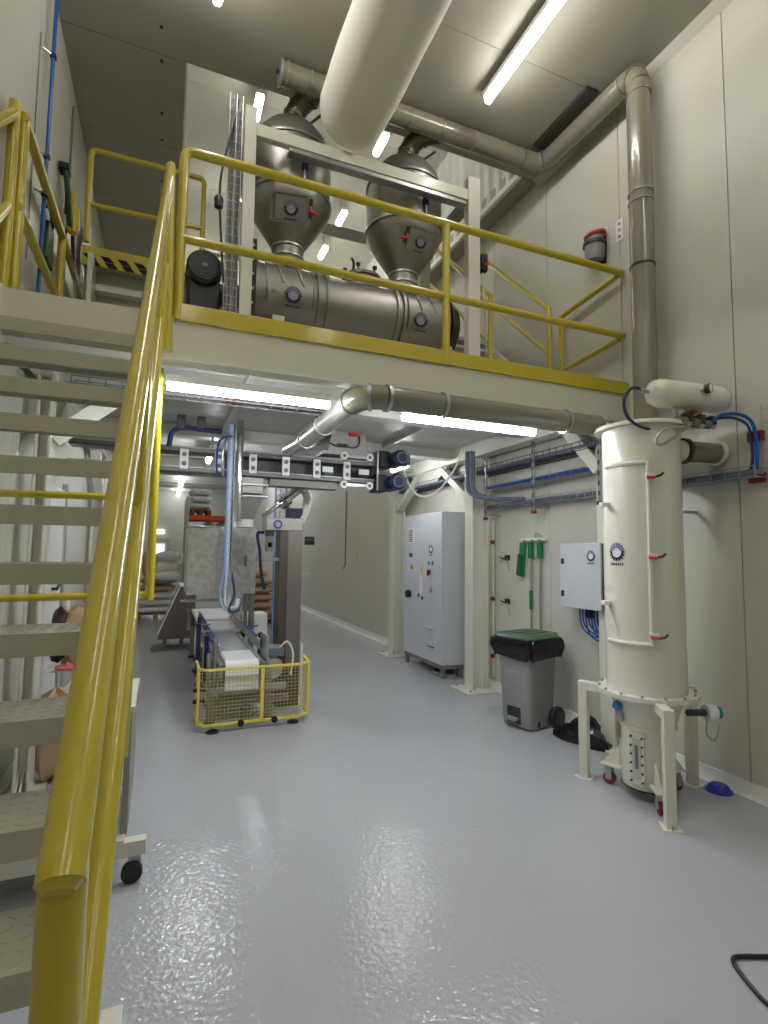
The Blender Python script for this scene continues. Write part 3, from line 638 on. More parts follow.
# industrial socket and small notices on the wall
t = thing('wall_socket', 'grey industrial wall socket with a red rim above the deck rail', 'socket', (3.62, 3.68, 4.35))
MB().lathe([(0,-0.02),(0.075,-0.01),(0.088,0.05),(0.09,0.16)], (3.60, 3.645, 4.345), (0,0,1), 24).build('body', BINGREY, t)
MB().lathe([(0.09,0.13),(0.105,0.13),(0.105,0.16),(0.09,0.16)], (3.60, 3.645, 4.345), (0,0,1), 24).build('collar', DKGREY, t)
MB().cyl((3.60, 3.645, 4.495), (3.60, 3.645, 4.565), 0.078, n=24).build('plug_neck', BINGREY, t)
MB().lathe([(0,0.012),(0.085,0.008),(0.10,0.0),(0.10,-0.02),(0.08,-0.025)], (3.60, 3.645, 4.595), (-0.3,0,1), 24).build('red_rim', RED, t)
boxo('bracket', (3.66, 3.69, 3.59, 3.70, 4.31, 4.57), DKGREY, t)
o = boxo('wall_notice', (3.682, 3.688, 3.39, 3.47, 4.43, 4.63), WHITE, bevel=0); tag(o, 'tall white notice with small pictograms beside the vertical duct', 'sign')
for z in (4.47, 4.53, 4.59): MB().cyl((3.680, 3.43, z), (3.683, 3.43, z), 0.014, n=10).build('pictogram', PLINTH, o)
o = boxo('wall_notice', (3.682, 3.688, 3.57, 3.63, 4.57, 4.65), WHITE, bevel=0); tag(o, 'small square white notice above the red rimmed socket', 'sign')
MB().cyl((3.680, 3.60, 4.61), (3.683, 3.60, 4.61), 0.016, n=10).build('pictogram', PLINTH, o)

# ================================================================== DUST COLLECTOR TOWER
TX, TY, TR = 3.08, 2.73, 0.252
tw = thing('dust_collector', 'tall ivory cylindrical dust collector on three legs by the right wall', 'dust collector', (TX, TY, 0))
c = (TX, TY, 0)
MB().lathe([(TR, 0.69), (TR, 2.475)], c, (0,0,1), 56).build('shell', TOWER, tw)
MB().lathe([(0, 2.505), (0.295, 2.5), (0.30, 2.485), (0.30, 2.475), (TR, 2.475)], c, (0,0,1), 56).build('lid', TOWER, tw)
MB().lathe([(TR-0.01, 0.70), (0.318, 0.70), (0.318, 0.672), (TR-0.05, 0.672)], c, (0,0,1), 56).build('flange', TOWER, tw)
for k in range(14):
    a = 2*math.pi*k/14+0.2; p = V((TX+0.298*math.cos(a), TY+0.298*math.sin(a), 0.70)); MB().cyl(p, p+V((0,0,0.014)), 0.011, n=6).build('bolt', GALV, tw, smooth=False)
MB().lathe([(TR-0.02, 0.672), (0.172, 0.47), (0.170, 0.46)], c, (0,0,1), 48).build('cone', TOWER, tw)
# door outline standing proud of the shell
dr = MB(); A0, A1 = math.radians(165), math.radians(231)
def onT(a, z, h=0.0): return V((TX+(TR+h)*math.cos(a), TY+(TR+h)*math.sin(a), z))
aa = [A0+(A1-A0)*i/16 for i in range(17)]
vs = [onT(a, z, 0.006) for z in (1.03, 2.215) for a in aa]
dr.add(vs, [(i, i+1, 17+i+1, 17+i) for i in range(16)])
door = dr.build('access_door', TOWER, tw)
rm = MB(); rm.tube([onT(a, 2.215, 0.01) for a in aa]+[onT(A1, 2.215-0.04*k, 0.01) for k in range(1, 30)]+[onT(a, 1.03, 0.01) for a in reversed(aa)], 0.016, 8); rm.build('door_rim', TOWER, door)
for z in (2.122, 1.60, 1.09):
    cl_ = MB(); a = A1+0.02
    cl_.bar(onT(a-0.08, z+0.012, 0.02), onT(a+0.12, z+0.008, 0.03), 0.02, 0.022); cc = cl_.build('clamp', WHITE, door, bevel=0.003)
    MB().tube([onT(a-0.06, z-0.01, 0.03), onT(a+0.10, z-0.012, 0.045)], 0.010, 8).build('clamp_handle', RED, cc)
    MB().tube([onT(a+0.10, z-0.01, 0.045), onT(a+0.2, z+0.0, 0.06), onT(a+0.26, z+0.015, 0.05)], 0.008, 8).build('clamp_bolt', DKGREY, cc)
for z in (1.95, 1.28): MB().bar(onT(math.radians(166), z, 0.0), onT(math.radians(170), z, 0.07), 0.035, 0.03).build('hinge', WHITE, door, bevel=0.004)
an = math.radians(-176); emblem(door, onT(an, 1.625, 0.007), (math.cos(an), math.sin(an), 0), 0.062, bend=((TX, TY), TR+0.007))
# three legs
for k, (lx, ly) in enumerate(((2.885, 3.11), (2.83, 2.36), (3.50, 2.73))):
    d = V((lx-TX, ly-TY, 0)); L = d.length; d.normalize(); top = 0.675
    l = MB(); o_ = V((TX, TY, 0)); s_ = V((-d.y, d.x, 0))
    leg = MB().bar(V((lx, ly, 0)), V((lx, ly, top+0.01)), 0.062, 0.062, d).build('leg', TOWER, tw, bevel=0.004)
    MB().bar(o_+d*0.20+V((0,0,top-0.022)), o_+d*(L-0.03)+V((0,0,top-0.022)), 0.062, 0.062).build('leg_arm', TOWER, leg, bevel=0.004)
    MB().bar(V((lx, ly, 0.004))-d*0.06, V((lx, ly, 0.004))+d*0.06, 0.11, 0.008).build('foot_plate', TOWER, leg)
    MB().cyl(V((lx, ly, 0.008))+d*0.045, V((lx, ly, 0.03))+d*0.045, 0.009, n=6).build('bolt', GALV, leg)
# compressed air tank and valves on the lid
MB().lathe([(0,-0.33),(0.045,-0.325),(0.08,-0.30),(0.094,-0.255),(0.096,-0.22),(0.096,0.22),(0.094,0.255),(0.08,0.30),(0.045,0.325),(0,0.33)], (3.30, 2.515, 2.70), (1,-0.1,0), 32).build('air_tank', TOWER, tw)
q = px(706, 389, 'Y', 2.40); MB().cyl(q+V((-0.04,0.06,-0.01)), q, 0.012, n=10).build('gauge_stem', GALV, tw)
MB().cyl(q, q+V((0.005,-0.03,0.0)), 0.033, n=18).build('gauge', DKGREY, tw); MB().cyl(q+V((0.005,-0.03,0)), q+V((0.006,-0.033,0)), 0.027, n=18).build('gauge_face', EMBW, tw)
for xx in (3.17, 3.29, 3.40):
    MB().cyl((xx, 2.52, 2.62), (xx, 2.52, 2.49), 0.024, n=14).build('valve_body', GALV, tw)
    MB().box(xx+0.01, xx+0.065, 2.43, 2.49, 2.50, 2.56).build('valve_coil', BLACK, tw, bevel=0.008)
    MB().cyl((xx-0.01, 2.50, 2.515), (xx-0.02, 2.43, 2.49), 0.03, n=14).build('diaphragm', STEELD, tw)
    MB().cyl((xx+0.03, 2.43, 2.48), (xx-0.02, 2.40, 2.465), 0.014, n=10).build('fitting', GALV, tw)
MB().cyl((3.34, 2.52, 2.63), (3.33, 2.54, 2.48), 0.04, n=16).build('valve_pipe', TOWER, tw); boxo('red_coil', (3.21, 3.26, 2.42, 2.47, 2.55, 2.58), DRED, tw)
rod('air_hose', wavy([px(a, b, 'Y', 2.53) for a, b in ((644, 390), (632, 388), (624, 400), (627, 416), (639, 426), (655, 430), (672, 430))], 40), 0.010, NAVY, tw, 8)
rod('hose_fitting', [px(640, 390, 'Y', 2.53), px(648, 392, 'Y', 2.53)], 0.015, GALV, tw)
rod('grey_cable', wavy([px(a, b, 'Y', 2.42) for a, b in ((684, 427), (666, 429), (657, 437), (657, 444), (665, 443), (676, 434))], 24), 0.009, GALV, tw, 8)
# exhaust stub to the wall
MB().cyl((TX+0.2, 2.67, 2.345), (3.38, 2.63, 2.345), 0.078, n=24).build('outlet_stub', TOWER, tw)
MB().cyl((3.38, 2.63, 2.345), (3.685, 2.58, 2.345), 0.074, n=24).build('outlet_pipe', TAUPE, tw)
r = MB(); ring(r, (3.38, 2.63, 2.345), (1,-0.15,0), 0.08, 0.012, 0.03); r.build('outlet_clamp', DKGREY, tw)
r = MB(); ring(r, (3.665, 2.583, 2.345), (1,-0.15,0), 0.074, 0.014, 0.03); r.build('wall_ring', WHITE, tw)
# level sensors under the flange
p = onT(math.radians(172), 0.60, -0.03); MB().obox(p, (0.07, 0.05, 0.05), Matrix.Rotation(0.4, 3, 'X')).build('level_sensor', mat('sensor_blue', (58, 120, 190), 0.4), tw, bevel=0.008)
MB().cyl(p-V((0,0,0.03)), p-V((-0.03,0,0.10)), 0.012, n=8).build('sensor_stem', GALV, tw)
p = V((3.345, 2.50, 0.575)); MB().cyl(p-V((0.12,-0.04,0)), p, 0.022, n=10).build('sensor_stem', DKGREY, tw)
MB().cyl(p, p+V((0.06,-0.02,0)), 0.05, n=20).build('level_sensor', WHITE, tw); MB().cyl(p+V((0.06,-0.02,0)), p+V((0.09,-0.03,0)), 0.04, n=16).build('sensor_cap', TEALP, tw)
rod('sensor_cable', wavy([p+V((0.02,0,-0.04)), p+V((0.0,0,-0.13)), p+V((0.05,-0.02,-0.18)), p+V((0.09,-0.03,-0.08))], 14), 0.006, GALV, tw, 6)
# collection bin under it
bn = thing('collection_bin', 'ivory round collection bin on red casters below the dust collector', 'bin', (TX, TY, 0))
MB().lathe([(0.0, 0.075), (0.163, 0.075), (0.166, 0.09), (0.166, 0.455), (0.182, 0.46), (0.182, 0.478), (0.16, 0.478)], c, (0,0,1), 44).build('drum', TOWER, bn)
MB().lathe([(0.0, 0.068), (0.169, 0.068), (0.169, 0.08)], c, (0,0,1), 36).build('base_rim', BLACK, bn)
vw = math.radians(200); dv = V((math.cos(vw), math.sin(vw), 0)); M = Matrix((V((-dv.y, dv.x, 0)), dv, V((0,0,1)))).transposed()
sg = MB().obox(V((TX, TY, 0.275))+dv*0.168, (0.095, 0.02, 0.33), M).build('sight_window', TOWER, bn, bevel=0.004)
MB().obox(V((TX, TY, 0.275))+dv*0.180, (0.05, 0.006, 0.25), M).build('pane', mat('sight_glass', (198, 196, 190), 0.12), sg)
MB().obox(V((TX, TY, 0.29))+dv*0.184, (0.022, 0.003, 0.15), M).build('printed_label', PLINTH, sg)
for k in range(6):
    for sx_ in (-1, 1):
        p = V((TX, TY, 0.135+k*0.056))+dv*0.178+V((-dv.y, dv.x, 0))*0.036*sx_; MB().cyl(p, p+dv*0.012, 0.007, n=6).build('bolt', DKGREY, sg)
for (cx, cy) in ((2.975, 2.965), (2.925, 2.50), (3.33, 2.72)):
    d = V((cx-TX, cy-TY, 0)).normalized(); e = V((cx, cy, 0)); s_ = V((-d.y, d.x, 0))
    cs = MB().bar(e+V((0,0,0.135))-d*0.09, e+V((0,0,0.135))+d*0.05, 0.09, 0.01).build('caster_plate', TOWER, bn)
    MB().prism([(0,0),(0.12,0),(0,0.14)], e+V((0,0,0.14))-d*0.07-s_*0.006, d, (0,0,1), 0.012).build('gusset', TOWER, cs, smooth=False)
    MB().cyl(e+V((0,0,0.132)), e+V((0,0,0.09)), 0.03, n=14).build('swivel', GALV, cs)
    for sg_ in (-1, 1): MB().bar(e+s_*0.026*sg_+V((0,0,0.1)), e+s_*0.026*sg_+V((0,0,0.035)), 0.04, 0.006, s_).build('fork', GALV, cs)
    MB().cyl(e+s_*0.02+V((0,0,0.04)), e-s_*0.02+V((0,0,0.04)), 0.04, n=18).build('wheel', mat('caster_red', (126, 44, 36), 0.5), cs)

# ================================================================== FLOOR ITEMS AT RIGHT
o = MB().lathe([(0,0.045),(0.05,0.045),(0.062,0.035),(0.072,0.012),(0.085,0.008),(0.085,0.0),(0,0.0)], (3.585, 2.60, 0.0), (0,0,1), 28).build('blue_bowl', mat('blue_bowl', (34, 40, 170), 0.4)); tag(o, 'small blue plastic bowl upside down on the floor by the wall', 'bowl')
o = rod('power_cable', wavy([(2.75, 1.36, 0.009), (2.5, 1.42, 0.009), (2.30, 1.485, 0.009), (2.20, 1.525, 0.009), (2.16, 1.53, 0.009), (2.13, 1.505, 0.009), (2.10, 1.45, 0.009), (2.075, 1.39, 0.009), (2.06, 1.337, 0.009), (2.05, 1.2, 0.009), (2.1, 1.0, 0.009)], 60), 0.0085, BLACK, None, 8); tag(o, 'black cable looped on the floor at the lower right edge', 'cable')
# wheelie bin
wb = thing('wheelie_bin', 'grey pedal wheelie bin with green lid and black liner beside the column', 'bin', (3.235, 4.22, 0))
ang = math.radians(12)
def wbp(x, y, z): # local: x towards room (front) negative, y side
    x *= 0.80; y *= 0.80; return V((3.235+x*math.cos(ang)-y*math.sin(ang), 4.22+x*math.sin(ang)+y*math.cos(ang), z*0.92))
def ringpoly(hx, hy, z, rc=0.05, n=4):
    out = []
    for sx_, sy_, a0 in ((1,1,0),(-1,1,math.pi/2),(-1,-1,math.pi),(1,-1,1.5*math.pi)):
        for i in range(n+1):
            a = a0+math.pi/2*i/n; out.append(wbp(sx_*(hx-rc)+rc*math.cos(a), sy_*(hy-rc)+rc*math.sin(a), z))
    return out
def loft(rings, cap0=True, cap1=True):
    m = MB(); n = len(rings[0]); vs = [p for r in rings for p in r]
    fs = [(j*n+i, j*n+(i+1) % n, (j+1)*n+(i+1) % n, (j+1)*n+i) for j in range(len(rings)-1) for i in range(n)]
    if cap0: fs.append(tuple(range(n-1,-1,-1)))
    if cap1: fs.append(tuple(range((len(rings)-1)*n, len(rings)*n)))
    return m.add(vs, fs)
loft([ringpoly(0.20, 0.21, 0.02), ringpoly(0.21, 0.22, 0.10), ringpoly(0.245, 0.25, 0.80)]).build('body', BINGREY, wb)
# gathered liner hanging over the rim
rr = []; rnd = random.Random(3)
for z, e in ((0.895, 0.03), (0.87, 0.055), (0.81, 0.062), (0.74, 0.04), (0.70, 0.035)):
    q = ringpoly(0.25+e, 0.255+e, z, 0.07, 9); cen = wbp(0,0,z)
    rr.append([p+(p-cen).normalized()*rnd.uniform(-0.018, 0.018)+V((0,0,rnd.uniform(-0.025, 0.02) if z < 0.8 else rnd.uniform(-0.006, 0.006))) for p in q])
loft(rr, False, True if False else False).build('liner', LINER, wb)
loft([ringpoly(0.285, 0.285, 0.885, 0.07), ringpoly(0.29, 0.29, 0.905, 0.07), ringpoly(0.25, 0.25, 0.935, 0.07), ringpoly(0.20, 0.2, 0.94, 0.06)]).build('lid', GREEN, wb)
for k in (-0.12, 0.02, 0.14): MB().bar(wbp(-0.2, k, 0.94), wbp(0.2, k, 0.94), 0.05, 0.012).build('lid_rib', GREEN, wb, bevel=0.004)
MB().bar(wbp(0.29, -0.2, 0.92), wbp(0.29, 0.2, 0.92), 0.03, 0.03).build('hinge_bar', GREEN, wb, bevel=0.006)
for s_ in (-1, 1):
    w = MB().cyl(wbp(0.22, s_*0.225, 0.10), wbp(0.22, s_*0.275, 0.10), 0.10, n=28).build('wheel', BLACK, wb, bevel=0.008)
    MB().cyl(wbp(0.22, s_*0.27, 0.10), wbp(0.22, s_*0.279, 0.10), 0.06, n=24).build('wheel_hub', DKGREY, w)
MB().obox(wbp(-0.212, 0.02, 0.13), (0.012, 0.16, 0.15), Matrix.Rotation(ang, 3, 'Z')).build('pedal_recess', mat('recess_dark', (52, 53, 54), 0.6), wb, bevel=0.03)
MB().obox(wbp(-0.225, 0.02, 0.095), (0.08, 0.12, 0.028), Matrix.Rotation(ang, 3, 'Z')).build('pedal', BINGREY, wb, bevel=0.006)
boxm = MB(); boxm.obox(wbp(-0.06, -0.212, 0.06), (0.025, 0.02, 0.05), Matrix.Rotation(ang, 3, 'Z')); boxm.build('drain_slot', BLACK, wb)
# crumpled black bag
mb = MB(); rnd = random.Random(11); n = 18; k = 7; vs = []
for j in range(k+1):
    t_ = j/k
    for i in range(n):
        a = 2*math.pi*i/n; rad = (1-t_**2.2*0.85)*(1+0.16*math.sin(3*a+1)+rnd.uniform(-0.10, 0.10))
        vs.append((3.45+0.20*rad*math.cos(a), 3.72+0.27*rad*math.sin(a), 0.002+max(0, 0.17*t_*(1+0.35*math.sin(2*a+0.5))+(rnd.uniform(-0.015, 0.02) if j else 0))))
mb.add(vs, [(j*n+i, j*n+(i+1) % n, (j+1)*n+(i+1) % n, (j+1)*n+i) for j in range(k) for i in range(n)]+[tuple(range(k*n, (k+1)*n))])
o = mb.build('rubbish_bag', LINER); tag(o, 'crumpled black plastic bag on the floor behind the dust collector', 'bag')

# ================================================================== RIGHT WALL UNDER THE MEZZANINE
# control cabinet
cb = thing('control_cabinet', 'tall light grey electrical control cabinet standing against the wall between columns', 'cabinet', (3.5, 6.65, 0))
XC = 3.33
boxo('body', (XC+0.02, 3.67, 6.07, 7.24, 0.17, 2.15), CABGREY, cb, 0.006)
dl = boxo('door', (XC-0.002, XC+0.02, 6.075, 7.235, 0.175, 2.145), CABGREY, cb, 0.004)
pl_ = boxo('plinth', (XC+0.01, 3.66, 6.08, 7.23, 0.12, 0.17), PLINTH, cb)
for yy in (6.10, 7.17):
    for xx in (XC+0.02, 3.60): boxo('leg', (xx, xx+0.05, yy, yy+0.045, 0, 0.12), PLINTH, cb)
def on_door(name, x, y, w, h, m_, t=0.006, parent=None, bevel=0.001):
    p = px(x, y, 'X', XC-0.002); return boxo(name, (XC-0.002-t, XC-0.001, p.y-w/2, p.y+w/2, p.z-h/2, p.z+h/2), m_, parent or dl, bevel)
v = on_door('vent_frame', 411.4, 536, 0.19, 0.22, WHITE)
for k in range(7):
    p = px(411.4, 536, 'X', XC); boxo('vent_slat', (XC-0.014, XC-0.006, p.y-0.07, p.y+0.07, p.z-0.085+k*0.027, p.z-0.07+k*0.027), PLINTH, v, 0.001)
emblem(dl, px(431, 549, 'X', XC-0.003), (-1,0,0), 0.062)
on_door('display', 411, 555, 0.085, 0.06, DKGREY)
def tri(x, y, s):
    p = px(x, y, 'X', XC-0.004); q = MB().prism([(-s,-s*0.8),(s,-s*0.8),(0,s)], p, (0,-1,0), (0,0,1), 0.003).build('warning_triangle', WARNY, dl, smooth=False)
    p2 = p+V((-0.004,0,-s*0.25)); boxo('warning_mark', (p2.x-0.001, p2.x, p2.y-s*0.12, p2.y+s*0.12, p2.z-s*0.3, p2.z+s*0.5), BLACK, q, 0)
tri(412, 566, 0.055); tri(431, 589.5, 0.055)
on_door('yellow_label', 422, 571, 0.045, 0.12, mat('label_yellow', (222, 190, 50), 0.5))
on_door('white_label', 421, 584, 0.05, 0.26, WHITE); on_door('lock', 419, 595, 0.03, 0.05, DKGREY, 0.014); on_door('lock', 422.5, 598, 0.03, 0.04, DKGREY, 0.014)
on_door('lamp', 429, 563, 0.03, 0.05, TEALP, 0.012); on_door('lamp', 432.7, 563, 0.03, 0.05, PLINTH, 0.012)
p = px(429.8, 572, 'X', XC-0.01); MB().cyl(p, p-V((0.03,0,0)), 0.03, n=14).build('main_switch', DRED, dl); MB().bar(p+V((-0.03,0,0.03)), p+V((-0.03,0,-0.05)), 0.02, 0.02).build('switch_key', BLACK, dl)
p = px(409.7, 593.5, 'X', XC-0.005); MB().cyl(p, p-V((0.05,0,0)), 0.055, n=16).build('rotary_switch', BLACK, dl)
on_door('pocket_lip', 430.2, 627.5, 0.20, 0.016, WHITE, 0.02); on_door('pocket_lip', 431, 646.5, 0.17, 0.016, PLINTH, 0.02)
o = rod('coiled_cable', [V((3.5+0.12*math.cos(a)*(1+0.1*math.sin(a*3)), 6.3+0.2*math.sin(a), 0.014+0.011*(i//20))) for i, a in enumerate([2*math.pi*i/20 for i in range(61)])], 0.012, BINGREY, None, 6); tag(o, 'grey cable coiled on the floor under the control cabinet', 'cable')
# conduit with red clips on the near column
t = thing('conduit', 'thin cream conduit with red clips on the wall beside the bare column', 'conduit', (3.66, 5.46, 0))
rod('pipe', [(3.655, 5.40, 0.16), (3.655, 5.40, 2.0)], 0.012, CREAM, t, 8)
for z in (0.38, 1.05, 1.72): boxo('clip', (3.63, 3.66, 5.375, 5.425, z, z+0.045), DRED, t)
# wall control box
xb_ = 3.46
p0, p1 = px(560, 544, 'X', xb_), px(601, 611, 'X', xb_)
bx_ = thing('control_box', 'light grey wall control box with blue cables hanging below it', 'control box', (3.57, (p0.y+p1.y)/2, p1.z))
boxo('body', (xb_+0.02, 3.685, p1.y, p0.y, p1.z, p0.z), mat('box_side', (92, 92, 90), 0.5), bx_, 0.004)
dd = boxo('door', (xb_-0.002, xb_+0.02, p1.y-0.004, p0.y+0.004, p1.z-0.004, p0.z+0.004), CABGREY, bx_, 0.004)
emblem(dd, px(591, 556, 'X', xb_-0.004), (-1,0,0), 0.05)
for y_ in (561, 593): q = px(563, y_, 'X', xb_-0.004); boxo('lock', (q.x-0.012, q.x, q.y-0.014, q.y+0.014, q.z-0.025, q.z+0.025), BLACK, dd)
q = px(606, 588, 'X', 3.5); MB().cyl((3.52, p1.y-0.04, q.z+0.03), (3.52, p1.y, q.z+0.03), 0.03, n=12).build('plug', BLUE, bx_); MB().cyl((3.52, p1.y-0.05, q.z-0.03), (3.52, p1.y, q.z-0.03), 0.03, n=12).build('plug', RED, bx_)
boxo('gland_block', (3.54, 3.6, 3.72, 3.78, p1.z-0.09, p1.z), BLACK, bx_)
for k in range(9):
    ys = p0.y-0.14-k*0.035; dz = 0.16+0.1*random.random()
    rod('blue_cable', wavy([(3.56, ys, p1.z+0.01), (3.56, ys-0.005, p1.z-0.12), (3.57, ys-0.05, p1.z-dz-0.02), (3.58, ys-0.2, p1.z-dz-0.06), (3.62, 3.36-0.01*k, p1.z-dz)], 16), 0.008, BLUEPIPE, bx_, 6)
# brushes on a wall rack
rk = thing('tool_rack', 'white wall rack holding the green cleaning tools', 'rack', (3.66, 4.62, 1.75))
boxo('rail', (3.63, 3.688, 4.43, 4.83, 1.745, 1.775), WHITE, rk)
for yy in (4.5, 4.62, 4.76): boxo('hook', (3.60, 3.64, yy-0.012, yy+0.012, 1.73, 1.76), GALV, rk)
rod('cord', wavy([(3.66, 4.62, 1.775), (3.65, 4.60, 1.83), (3.66, 4.5, 1.79)], 8), 0.006, GALV, rk, 6)
def tool(name, label, yy, head, zb, head_h, xx=3.63, grip=None):
    t_ = thing(name, label, 'cleaning tool', (xx, yy, zb), 'green cleaning tools on the wall rack')
    MB().box(xx-0.02, xx+0.02, yy-head/2, yy+head/2, 1.73-head_h, 1.73).build('head', BGREEN, t_, bevel=0.006)
    if zb < 1.3: rod('pole', [(xx, yy, 1.73-head_h+0.01), (xx, yy, zb)], 0.013, GALV, t_, 10)
    if grip: rod('grip', [(xx, yy, grip), (xx, yy, grip-0.2)], 0.02, BGREEN, t_, 10)
    return t_
tb = thing('scrubbing_brush', 'green hand brush hanging tilted at the left end of the tool rack', 'cleaning tool', (3.63, 4.82, 1.35), 'green cleaning tools on the wall rack')
MB().bar((3.63, 4.83, 1.36), (3.63, 4.79, 1.73), 0.03, 0.085, (0,1,0)).build('handle', BGREEN, tb, bevel=0.006); MB().bar((3.605, 4.835, 1.37), (3.605, 4.80, 1.6), 0.025, 0.07, (0,1,0)).build('bristles', mat('bristle_green', (20, 84, 52), 0.8, bump=0.5, bscale=200), tb)
tool('floor_scraper', 'long pole with green head and green grip, middle of the tool rack', 4.66, 0.05, 0.62, 0.17, grip=1.22)
tool('squeegee', 'long grey pole with green head at the right end of the tool rack', 4.51, 0.06, 0.62, 0.17)
for z, w in ((1.56, 'upper'), (1.06, 'lower')):
    t_ = thing('wall_hook', '%s small black wall hook with loose ties beside the tool rack' % w, 'hook', (3.68, 5.16, z))
    boxo('plate', (3.675, 3.69, 5.11, 5.20, z-0.03, z+0.03), BLACK, t_); rod('prong', [(3.68, 5.15, z), (3.63, 5.17, z-0.01), (3.63, 5.22, z+0.01)], 0.007, BLACK, t_, 6)
    rod('tie', wavy([(3.66, 5.13, z), (3.66, 5.11, z-0.08), (3.67, 5.09, z-0.15)], 8), 0.004, GALV, t_, 5); rod('tie', wavy([(3.66, 5.2, z), (3.66, 5.24, z-0.04), (3.67, 5.3, z-0.06)], 8), 0.004, GALV, t_, 5)
# wall cable trays
def tray(label, z, y0, y1, h=0.06, w=0.13, cables=(), xo=3.68, dark=False):
    t_ = thing('cable_tray', label, 'cable tray', (xo-w/2, (y0+y1)/2, z), 'wire cable trays on the right wall')
    m_ = DKGREY if dark else GALV
    for xx, zz in ((xo, z), (xo-w/2, z), (xo-w, z), (xo-w, z+h), (xo, z+h)): rod('long_wire', [(xx, y0, zz), (xx, y1, zz)], 0.004, m_, t_, 6)
    b_ = MB(); k = int((y1-y0)/0.1)
    for i in range(k+1):
        yy = y0+(y1-y0)*i/k; b_.tube([(xo-w, yy, z+h), (xo-w, yy, z), (xo, yy, z), (xo, yy, z+h)], 0.003, 5)
    q_ = b_.build('cross_wires', m_, t_); q_['kind'] = 'stuff'
    for xx, dz, r, cm in cables:
        rod('cable', wavy([(xo-w+xx, y0, z+dz), (xo-w+xx+0.01, y0+(y1-y0)*0.3, z+dz+0.005), (xo-w+xx-0.006, y0+(y1-y0)*0.6, z+dz), (xo-w+xx, y1, z+dz)], 20), r, cm, t_, 8)
    return t_
SLATE = mat('slate_cable', (100, 108, 124), 0.5)
tray('top cable tray of the wall run, packed with dark cables', 2.56, 3.25, 8.2, 0.08, 0.2, ((0.02, 0.03, 0.02, SLATE), (0.06, 0.03, 0.022, BINGREY), (0.11, 0.03, 0.02, SLATE), (0.16, 0.03, 0.02, SLATE)), dark=True)
tray('middle cable tray of the wall run carrying the bright blue cables', 2.345, 3.2, 5.35, 0.06, 0.15, ((0.015, 0.04, 0.016, BLUEPIPE), (0.04, 0.045, 0.014, BLUE), (0.08, 0.03, 0.015, GALV)))
tray('bottom cable tray of the wall run, ending right of the dust collector', 2.13, 2.25, 5.4, 0.07, 0.13, ((0.02, 0.03, 0.018, SLATE), (0.05, 0.03, 0.018, SLATE), (0.08, 0.03, 0.014, GALV)))
tr_ = thing('cable_tray', 'short upright cable tray with blue hose right of the dust collector', 'cable tray', (3.64, 2.24, 2.13), 'wire cable trays on the right wall')
for yy in (2.20, 2.27): rod('long_wire', [(3.67, yy, 2.1), (3.67, yy, 2.62)], 0.004, GALV, tr_, 6)
w_ = MB()
for k in range(6): w_.tube([(3.67, 2.20, 2.14+k*0.09), (3.67, 2.27, 2.14+k*0.09)], 0.003, 5)
q_ = w_.build('cross_wires', GALV, tr_); q_['kind'] = 'stuff'
rod('blue_hose', wavy([(3.42, 2.43, 2.52), (3.46, 2.40, 2.56), (3.56, 2.36, 2.57), (3.62, 2.31, 2.52), (3.64, 2.29, 2.4), (3.63, 2.29, 2.2), (3.62, 2.36, 2.14), (3.62, 2.7, 2.15), (3.62, 3.2, 2.15)], 40), 0.012, BLUEPIPE, tr_, 8)
rod('blue_hose', wavy([(3.42, 2.46, 2.51), (3.47, 2.43, 2.545), (3.57, 2.39, 2.55), (3.63, 2.34, 2.5), (3.65, 2.33, 2.4), (3.64, 2.325, 2.22), (3.63, 2.4, 2.16), (3.63, 2.8, 2.17), (3.63, 3.2, 2.17)], 40), 0.010, BLUE, tr_, 8)
for zz in (2.12, 2.40): boxo('clip', (3.65, 3.688, 2.26, 2.36, zz-0.02, zz+0.05), DRED, tr_)
for k, (yy, z0, z1) in enumerate(((5.3, 2.03, 2.78), (4.42, 2.05, 2.78), (3.52, 2.07, 2.78), (2.78, 1.9, 2.22))):
    sb = thing('tray_bracket', ('upright slotted strut left of the tray run, by the column', 'upright slotted strut in the middle of the tray run', 'upright slotted strut near the dust collector shell', 'short navy strut below the exhaust stub')[k], 'bracket', (3.52, yy, z0), 'struts carrying the wall cable trays')
    boxo('strut', (3.475, 3.495, yy-0.018, yy+0.018, z0, z1), GALV if k < 3 else NAVY, sb, 0.001)
    for z in [z0+0.05+0.09*i for i in range(int((z1-z0)/0.09))]: boxo('slot', (3.471, 3.476, yy-0.007, yy+0.007, z, z+0.04), BLACK, sb, 0)
    boxo('end_cap', (3.465, 3.505, yy-0.026, yy+0.026, z0-0.03, z0), DRED, sb)
    boxo('foot', (3.495, 3.69, yy-0.012, yy+0.012, z0+0.02, z0+0.04), GALV, sb)
# thick conduit bundle turning from ceiling into the tray
t = thing('hose_bundle', 'thick dark conduit bundle bending from the deck underside into the wall trays', 'cable', (3.4, 5.3, 2.1))
for dx, dy in ((0, 0), (0.045, 0.02), (-0.02, 0.05)):
    rod('hose', wavy([(3.22+dx, 5.2+dy, 2.78), (3.22+dx, 5.2+dy, 2.5), (3.23+dx, 5.18+dy, 2.32), (3.32+dx, 5.08+dy, 2.24), (3.5+dx, 4.95+dy, 2.22), (3.56+dx, 4.7+dy, 2.2)], 30), 0.022, SLATE, t, 10)
o = rod('loose_cable', wavy([(3.05, 5.1, 2.78), (3.0, 5.2, 2.55), (2.9, 5.45, 2.3), (2.75, 5.6, 2.28), (2.6, 5.6, 2.45), (2.52, 5.6, 2.7)], 30), 0.012, WHITE, None, 8); tag(o, 'white cable sagging in a loop under the deck beside the knee brace', 'cable')
